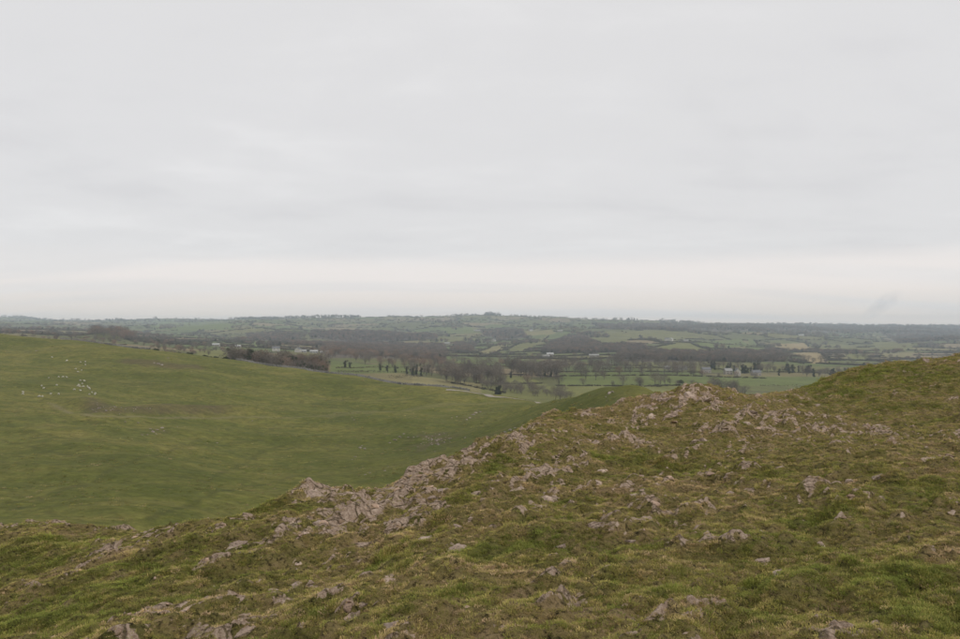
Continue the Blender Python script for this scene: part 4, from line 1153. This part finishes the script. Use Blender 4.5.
sk = [(486, 4, 0.9), (489, 4, 1.2), (492, 5, 1.3), (495, 4, 1.2), (498, 4, 1.0)]
xs = np.array([(q[0] - CX) / FPX * 5150 for q in sk for _ in range(q[1])]) + rng.normal(0, 8, sum(q[1] for q in sk)); add_far(xs, np.full(len(xs), 5150.0) + rng.normal(0, 20, len(xs)), [0, 1, 5], 1.1, 1.6)
for a0_, b0_, y_, n_ in ((388, 412, 5150, 70), (300, 360, 5180, 110), (240, 300, 5200, 60), (415, 480, 5150, 50), (60, 200, 5300, 60), (500, 560, 5180, 30), (20, 34, 6650, 40), (120, 135, 5400, 18), (520, 640, 5200, 60), (660, 960, 6650, 220), (236, 300, 5150, 60)):
    xs = (rng.uniform(a0_, b0_, n_) - CX) / FPX * y_
    add_far(xs, y_ + rng.normal(0, 40, n_), [0, 1, 2, 5, 6], 0.5, 1.0)
points_stuff('distant_trees_and_hedges', np.concatenate(P_), np.concatenate(Rz), np.concatenate(Sc), np.concatenate(Id), far_kinds)
tag(bpy.data.objects['distant_trees_and_hedges'], 'mass of far bare woods, hedges and single trees over the hills', 'woodland')

# ------------------------------------------------------------------ hedges in the nearer fields
def hedge(pl, h, w, label, mat='hedge', near=520, group='hedgerows between the nearer fields', dens=3.0):
    Q = [val.hit(*q, near=near) for q in pl]
    Q = [q for q in Q if q is not None]
    V_, F_ = [], []
    r = np.random.default_rng(int(pl[0][0] * 7 + pl[0][1]))
    base = Q[0]
    for a, b_ in zip(Q[:-1], Q[1:]):
        L = math.hypot(*(b_ - a)[:2])
        for _ in range(int(L * dens)):
            t = r.random()
            x_ = a[0] + (b_[0] - a[0]) * t + r.normal() * w * .35; y_ = a[1] + (b_[1] - a[1]) * t + r.normal() * w * .35
            hh = h * (0.75 + 0.5 * float(perlin(np.array([x_ / 9]), np.array([y_ / 9]), 3)[0] + .5))
            p = np.array([x_, y_, float(land(np.array([x_]), np.array([y_]))[0]) + hh * r.random() ** .8]) - base
            u_ = r.normal(size=3); u_ /= np.linalg.norm(u_)
            v_ = np.cross(u_, r.normal(size=3)); v_ /= np.linalg.norm(v_)
            s_ = r.uniform(.25, .6)
            o_ = len(V_)
            V_.extend([p - u_ * s_, p + v_ * s_ * .6, p + u_ * s_, p - v_ * s_ * .6]); F_.append((o_, o_ + 1, o_ + 2, o_ + 3))
    o = mesh_obj('hedgerow', V_, F_, M[mat])
    o.location = base
    tag(o, label, 'hedge', group)
hedge([(556, 386), (600, 386.5), (650, 387), (712, 386)], 1.8, 1.6, 'hedge along the lower edge of the bright green strip above the rocky knob')
hedge([(556, 376.3), (620, 376), (700, 376.5), (765, 378.5)], 1.7, 1.6, 'hedge along the upper edge of the bright green strip left of the cottages')
hedge([(556, 372.3), (620, 372), (700, 372.5)], 1.7, 1.8, 'hedge just below the pale sheds, above two green strips')
hedge([(700, 362.5), (708, 366), (718, 370)], 2.2, 2, 'short dark hedge slanting down between two olive fields behind the farm')
hedge([(478, 383.5), (505, 383.5), (545, 383.5)], 1.6, 1.6, 'hedge across the fields below the tall bare clump at centre')
hedge([(448, 382), (475, 387), (505, 393)], 1.6, 2, 'low ragged hedge left of the scrub row beside the pale track')
hedge([(336, 372.2), (370, 372), (412, 372.6)], 1.5, 1.5, 'hedge along the lower edge of the small green fields')
hedge([(336, 368.3), (370, 367.6), (412, 367.3)], 1.3, 1.3, 'thin hedge dividing the small green fields')
hedge([(390, 378.5), (405, 377.6), (420, 377.5)], 2.6, 3, 'thick short hedge above the wall, right of the thorn bush')
hedge([(620, 361.2), (660, 361), (703, 361.5), (760, 363)], 2.0, 2, 'hedge at the foot of the long dark tree belt', near=700)
hedge([(718, 369.5), (760, 369), (850, 374)], 2.0, 2, 'hedge between the olive field and the farm trees', near=700)
hedge([(440, 363), (500, 366.5), (560, 369)], 1.8, 2, 'hedge below the long green field left of centre', near=700)
hedge([(760, 386), (800, 386.5), (850, 386)], 1.8, 1.6, 'hedge at the right end of the green strip below the cottages')

# ------------------------------------------------------------------ dry stone wall and track
def ribbon_pts(pl, step, T=hill, near=None):
    Q = [T.hit(*q, near=near) for q in pl]
    Q = [q[:2] for q in Q if q is not None]
    out = []
    for a, b_ in zip(Q[:-1], Q[1:]):
        n = max(1, int(math.hypot(*(b_ - a)) / step))
        out += [a + (b_ - a) * k_ / n for k_ in range(n)]
    out.append(Q[-1])
    return np.array(out)
def crest_pts(p0, p1, n, back):
    out = []
    for i in range(n):
        px = p0 + (p1 - p0) * i / (n - 1)
        yv = np.linspace(330, 520, 300); xv = (px - CX) / FPX * yv
        zv = hill.z(xv, yv)
        k_ = np.argmax(zv / yv)
        d = yv[k_] + back
        out.append(((px - CX) / FPX * d, d))
    P = np.array(out)
    P[:, 1] = np.convolve(np.pad(P[:, 1], 6, 'edge'), np.ones(13) / 13, 'valid')
    P[:, 0] = (np.linspace(p0, p1, n) - CX) / FPX * P[:, 1]
    return P
def stone_wall(P, h, label):
    V_, F_ = [], []
    r = np.random.default_rng(len(P))
    z = land(P[:, 0], P[:, 1])
    base = np.array([*P[0], z[0]])
    for i in range(len(P)):
        t = P[min(i + 1, len(P) - 1)] - P[max(i - 1, 0)]
        nrm = np.array([-t[1], t[0]]) / (np.linalg.norm(t) + 1e-9)
        hh = h * (1 + 0.16 * r.normal()) * (0.55 if r.random() < 0.05 else 1)
        for w, zz_ in ((.38, -.4), (.36, .3), (.26, hh * .85), (.1, hh + .08 * r.random()), (-.1, hh + .08 * r.random()), (-.26, hh * .85), (-.36, .3), (-.38, -.4)):
            j_ = r.normal() * .03
            V_.append(np.array([P[i, 0] + nrm[0] * (w + j_), P[i, 1] + nrm[1] * (w + j_), z[i] + zz_]) - base)
    for i in range(len(P) - 1):
        for k_ in range(7):
            a = i * 8 + k_
            F_.append((a, a + 1, a + 9, a + 8))
    o = mesh_obj('dry_stone_wall', V_, F_, M['stone'])
    o.location = base
    tag(o, label, 'wall')
stone_wall(crest_pts(236, 470, 420, 3.0), 1.35, 'grey dry stone wall running along the far edge of the grassy hill')
stone_wall(crest_pts(60, 150, 120, 4.0), 1.25, 'short length of dry stone wall on the left skyline of the hill')
def ribbon(name, P, w, mat, lift=0.12):
    z = land(P[:, 0], P[:, 1])
    V_, F_ = [], []
    for i in range(len(P)):
        t = P[min(i + 1, len(P) - 1)] - P[max(i - 1, 0)]
        nrm = np.array([-t[1], t[0]]) / (np.linalg.norm(t) + 1e-9)
        for s_ in (-.5, -.25, 0, .25, .5):
            q = P[i] + nrm * w * s_ * (1 + .12 * math.sin(i * .7))
            V_.append((q[0], q[1], float(land(np.array([q[0]]), np.array([q[1]]))[0]) + lift))
    for i in range(len(P) - 1):
        for k_ in range(4):
            a = i * 5 + k_
            F_.append((a, a + 1, a + 6, a + 5))
    o = mesh_obj(name, V_, F_, mat, smooth=True)
    o['kind'] = 'structure'
    return o
tp = crest_pts(446, 556, 120, -9.0)
ribbon('farm_track', tp, 4.2, M['track'])

# ------------------------------------------------------------------ buildings
def box(V_, F_, x0, x1, y0, y1, z0, z1):
    o_ = len(V_)
    V_ += [(x0, y0, z0), (x1, y0, z0), (x1, y1, z0), (x0, y1, z0), (x0, y0, z1), (x1, y0, z1), (x1, y1, z1), (x0, y1, z1)]
    F_ += [(o_, o_ + 3, o_ + 2, o_ + 1), (o_ + 4, o_ + 5, o_ + 6, o_ + 7), (o_, o_ + 1, o_ + 5, o_ + 4), (o_ + 1, o_ + 2, o_ + 6, o_ + 5), (o_ + 2, o_ + 3, o_ + 7, o_ + 6), (o_ + 3, o_, o_ + 4, o_ + 7)]
def building(name, px, d, L, W, H, rise, rz, wall, roof, label, cat, group=None, chim=0, wins=2, door=True, detail=True):
    p = at_d(px, d)
    e = empty(name, (p[0], p[1], p[2] - 0.2), R(rz))
    V_, F_ = [], []                                    # walls with gables
    a, b_ = L / 2, W / 2
    V_ = [(-a, -b_, 0), (a, -b_, 0), (a, b_, 0), (-a, b_, 0), (-a, -b_, H), (a, -b_, H), (a, b_, H), (-a, b_, H), (-a, 0, H + rise), (a, 0, H + rise)]
    F_ = [(0, 1, 5, 4), (1, 2, 6, 9, 5), (2, 3, 7, 6), (3, 0, 4, 8, 7)]
    mesh_obj('wall', V_, F_, M[wall], e)
    ov, t = 0.35, 0.22
    s_ = rise / b_
    V_ = []
    for xx_ in (-a - ov, a + ov):
        V_ += [(xx_, -b_ - ov, H - ov * s_ + .02), (xx_, 0, H + rise + .02), (xx_, b_ + ov, H - ov * s_ + .02), (xx_, -b_ - ov, H - ov * s_ + t), (xx_, 0, H + rise + t), (xx_, b_ + ov, H - ov * s_ + t)]
    F_ = [(0, 1, 7, 6), (1, 2, 8, 7), (3, 9, 10, 4), (4, 10, 11, 5), (0, 6, 9, 3), (2, 5, 11, 8), (0, 3, 4, 1), (1, 4, 5, 2), (6, 7, 10, 9), (7, 8, 11, 10)]
    rf = mesh_obj('roof', V_, F_, M[roof], e)
    for c in range(chim):
        V_, F_ = [], []
        x_ = (-a + .7) if c == 0 else (a - .7)
        box(V_, F_, x_ - .45, x_ + .45, -.4, .4, H + rise - .5, H + rise + 1.3)
        mesh_obj('chimney', V_, F_, M['stone_wall'], rf)
    if detail:
        for side in (-1, 1):
            for k_ in range(wins):
                x_ = -a + L * (k_ + .5) / wins + (.5 if wins > 1 else .9)
                for zz_ in ((1.0, 2.2), (3.4, 4.5)) if H > 4.6 else ((1.0, 2.1),):
                    V_, F_ = [], []
                    box(V_, F_, x_ - .55, x_ + .55, side * b_ - .04, side * b_ + .04, *zz_)
                    mesh_obj('window', V_, F_, M['window'], e)
        if door:
            V_, F_ = [], []
            box(V_, F_, -.5, .5, -b_ - .05, -b_ + .03, 0, 2.05)
            mesh_obj('door', V_, F_, M['tile'], e)
    return tag(e, label, cat, group)
BD = [
    ('barn', 304, 1180, 7, 7, 2.8, 1.5, 5, 'sheet', 'sheet', 'smallest pale shed at the left end of the white shed row', 'barn'),
    ('barn', 314, 1185, 12, 9, 2.8, 1.8, 4, 'sheet', 'sheet', 'long white shed second from the left in the shed row', 'barn'),
    ('barn', 324.5, 1185, 13, 9, 2.8, 1.8, 3, 'sheet', 'sheet', 'longest and brightest white shed of the shed row', 'barn'),
    ('barn', 334, 1190, 8, 9, 3.6, 1.4, 0, 'sheet_dark', 'sheet', 'short pale shed at the right end of the white shed row', 'barn'),
    ('cottage', 276, 1150, 11, 7, 5, 2.6, 12, 'render_wall', 'slate', 'white cottage showing above the wood behind the left hill crest', 'house'),
    ('cottage', 298, 1160, 9, 7, 5, 2.6, 80, 'render_wall', 'slate', 'white gabled cottage left of the row of white sheds', 'house'),
    ('barn', 216, 1300, 12, 8, 3, 2, 5, 'stone_wall', 'sheet', 'pale barn roof in the left distance above the field bushes', 'barn'),
    ('barn', 238, 1250, 9, 7, 3, 2, 0, 'stone_wall', 'sheet', 'small pale barn right of the pale barn roof on the left', 'barn'),
    ('farmhouse', 550, 1440, 13, 9, 5, 3.2, 4, 'stone_wall', 'sheet', 'white roofed barn at the foot of the dark wooded slope', 'barn'),
    ('barn', 546, 1400, 13, 8, 3, 2, 3, 'stone_wall', 'sheet', 'lower white shed in front of the white roofed barn', 'barn'),
    ('barn', 594, 1370, 18, 9, 4, 2, -4, 'stone_wall', 'sheet_dark', 'grey barn half hidden in bare trees right of centre', 'barn'),
    ('barn', 667, 985, 7, 7, 3.0, 1.6, 6, 'sheet_dark', 'sheet', 'small pale shed left of the wide rounded shed', 'barn'),
    ('barn', 680, 985, 16, 10, 2.8, 2.6, 4, 'sheet_dark', 'sheet_dark', 'wide pale shed between bare trees above the green strip', 'barn'),
    ('farmhouse', 706, 940, 11, 7, 4.4, 2.6, 6, 'stone_wall', 'slate', 'grey stone farm building at the left of the cottages', 'house'),
    ('cottage', 728, 930, 9, 7, 5, 2.8, 5, 'stone_wall', 'sheet_dark', 'stone cottage just left of the white gable', 'house'),
    ('cottage', 737.5, 922, 7, 6.4, 5.6, 3.2, 84, 'render_wall', 'slate', 'cottage with bright white gable end facing the camera', 'house'),
    ('farmhouse', 756, 935, 11, 7, 4.4, 2.8, 8, 'stone_wall', 'slate', 'slate roofed house right of the white gable', 'house'),
    ('cottage', 667, 2150, 12, 9, 5.5, 3, 5, 'render_wall', 'slate', 'white house at the left of the far hillside hamlet', 'house'),
    ('cottage', 671, 2140, 14, 10, 6, 3, 60, 'render_wall', 'sheet', 'brightest white house of the far hillside hamlet', 'house'),
    ('barn', 686, 2130, 14, 10, 4, 2.4, 0, 'stone_wall', 'sheet_dark', 'long pale barn in the middle of the far hillside hamlet', 'barn'),
    ('barn', 801, 3000, 22, 12, 5, 3, 0, 'stone_wall', 'sheet', 'pale barn high on the right among dark woods', 'barn'),
    ('barn', 478, 3100, 34, 12, 5, 3, -3, 'stone_wall', 'sheet_dark', 'long pale barn high on the far slope left of centre', 'barn'),
    ('cottage', 494, 2500, 14, 10, 6, 3, 70, 'render_wall', 'slate', 'white house on the far slope below the long pale barn', 'house'),
    ('cottage', 531, 3000, 14, 10, 6, 3, 20, 'render_wall', 'slate', 'white house on the far slope near the skyline trees', 'house'),
    ('barn', 560, 2900, 20, 12, 5, 3, 0, 'stone_wall', 'sheet_dark', 'pale barn on the far slope above the dark wood', 'barn'),
    ('barn', 447, 2300, 18, 12, 4.5, 2.6, 0, 'stone_wall', 'sheet_dark', 'pale barn above the right end of the russet wood', 'barn'),
    ('cottage', 771, 1500, 12, 8, 5.5, 3, 10, 'render_wall', 'slate', 'small white house below the green fields on the right', 'house'),
]
for q in BD:
    building(*q, chim=2 if q[0] in ('cottage', 'farmhouse') else 0, wins=2 if q[0] != 'barn' else 3, detail=q[2] < 1500, door=q[0] != 'barn')

# ------------------------------------------------------------------ smoke far off, beyond the haze
def smoke():
    m = NT('smoke')
    o = m.coord('Object')
    sp = m.n('ShaderNodeSeparateXYZ'); m.put(sp.inputs[0], o)
    r2 = m.math('ADD', m.math('MULTIPLY', sp.outputs[0], sp.outputs[0]), m.math('ADD', m.math('MULTIPLY', sp.outputs[1], sp.outputs[1]), m.math('MULTIPLY', sp.outputs[2], sp.outputs[2])))
    fall = m.math('SUBTRACT', 1.0, r2, clamp=True)
    nz = m.noise(m.mapping(o, scale=(1.2, 1.2, 3.0)), 1.4, 4, 0.6, 0.4)
    den = m.math('MULTIPLY', m.math('MULTIPLY', fall, m.ramp(nz, [(0.35, 0.1), (0.65, 1.0)])), 0.0032)
    pv = m.n('ShaderNodeVolumePrincipled')
    pv.inputs['Color'].default_value = (0.62, 0.64, 0.68, 1)
    pv.inputs['Density Attribute'].default_value = ''
    m.put(pv.inputs['Density'], den)
    m.t.links.new(pv.outputs[0], m.out.inputs['Volume'])
    return m.m
bm = bmesh.new()
bmesh.ops.create_icosphere(bm, subdivisions=3, radius=1.0)
me = bpy.data.meshes.new('smoke_plume')
for v in bm.verts:                              # narrow at the foot, drifting over to the right
    t = (v.co.z + 1) / 2
    v.co.x *= 0.45 + 0.6 * t; v.co.y *= 0.45 + 0.6 * t
bm.to_mesh(me); bm.free()
me.materials.append(smoke())
sm = bpy.data.objects.new('smoke_plume', me)
C.objects.link(sm)
D_ = 12500.0
A_ = Vector(((858 - CX) / FPX * D_, D_, (CY - 322) / FPX * D_)); B_ = Vector(((904 - CX) / FPX * D_, D_, (CY - 290) / FPX * D_))
sm.location = (A_ + B_) / 2
sm.rotation_euler = (B_ - A_).to_track_quat('Z', 'Y').to_euler()
sm.scale = (170, 170, (B_ - A_).length / 2)
sm['kind'] = 'stuff'
tag(sm, 'faint grey smoke plume drifting above the right skyline', 'smoke')

# ------------------------------------------------------------------ haze in the air
lo = min(val.Z.min(), hill.Z.min(), fore.Z.min()) - 1.5
hi_ = max(val.Z.max() + 22, 14.0)
V_, F_ = [], []
box(V_, F_, -11600, 11600, -60, 7900, lo, hi_)
hz_o = mesh_obj('haze', V_, F_, None)
m = NT('hazy_air')
pv = m.n('ShaderNodeVolumePrincipled')
pv.inputs['Color'].default_value = (0.76, 0.88, 1.0, 1)
pv.inputs['Density'].default_value = 0.000125
pv.inputs['Density Attribute'].default_value = ''
pv.inputs['Anisotropy'].default_value = 0.0
m.t.links.new(pv.outputs[0], m.out.inputs['Volume'])
try: m.m.cycles.homogeneous_volume = True
except Exception: pass
hz_o.data.materials.append(m.m)
hz_o['kind'] = 'stuff'
tag(hz_o, 'thin pale haze filling the air over the valley', 'haze')
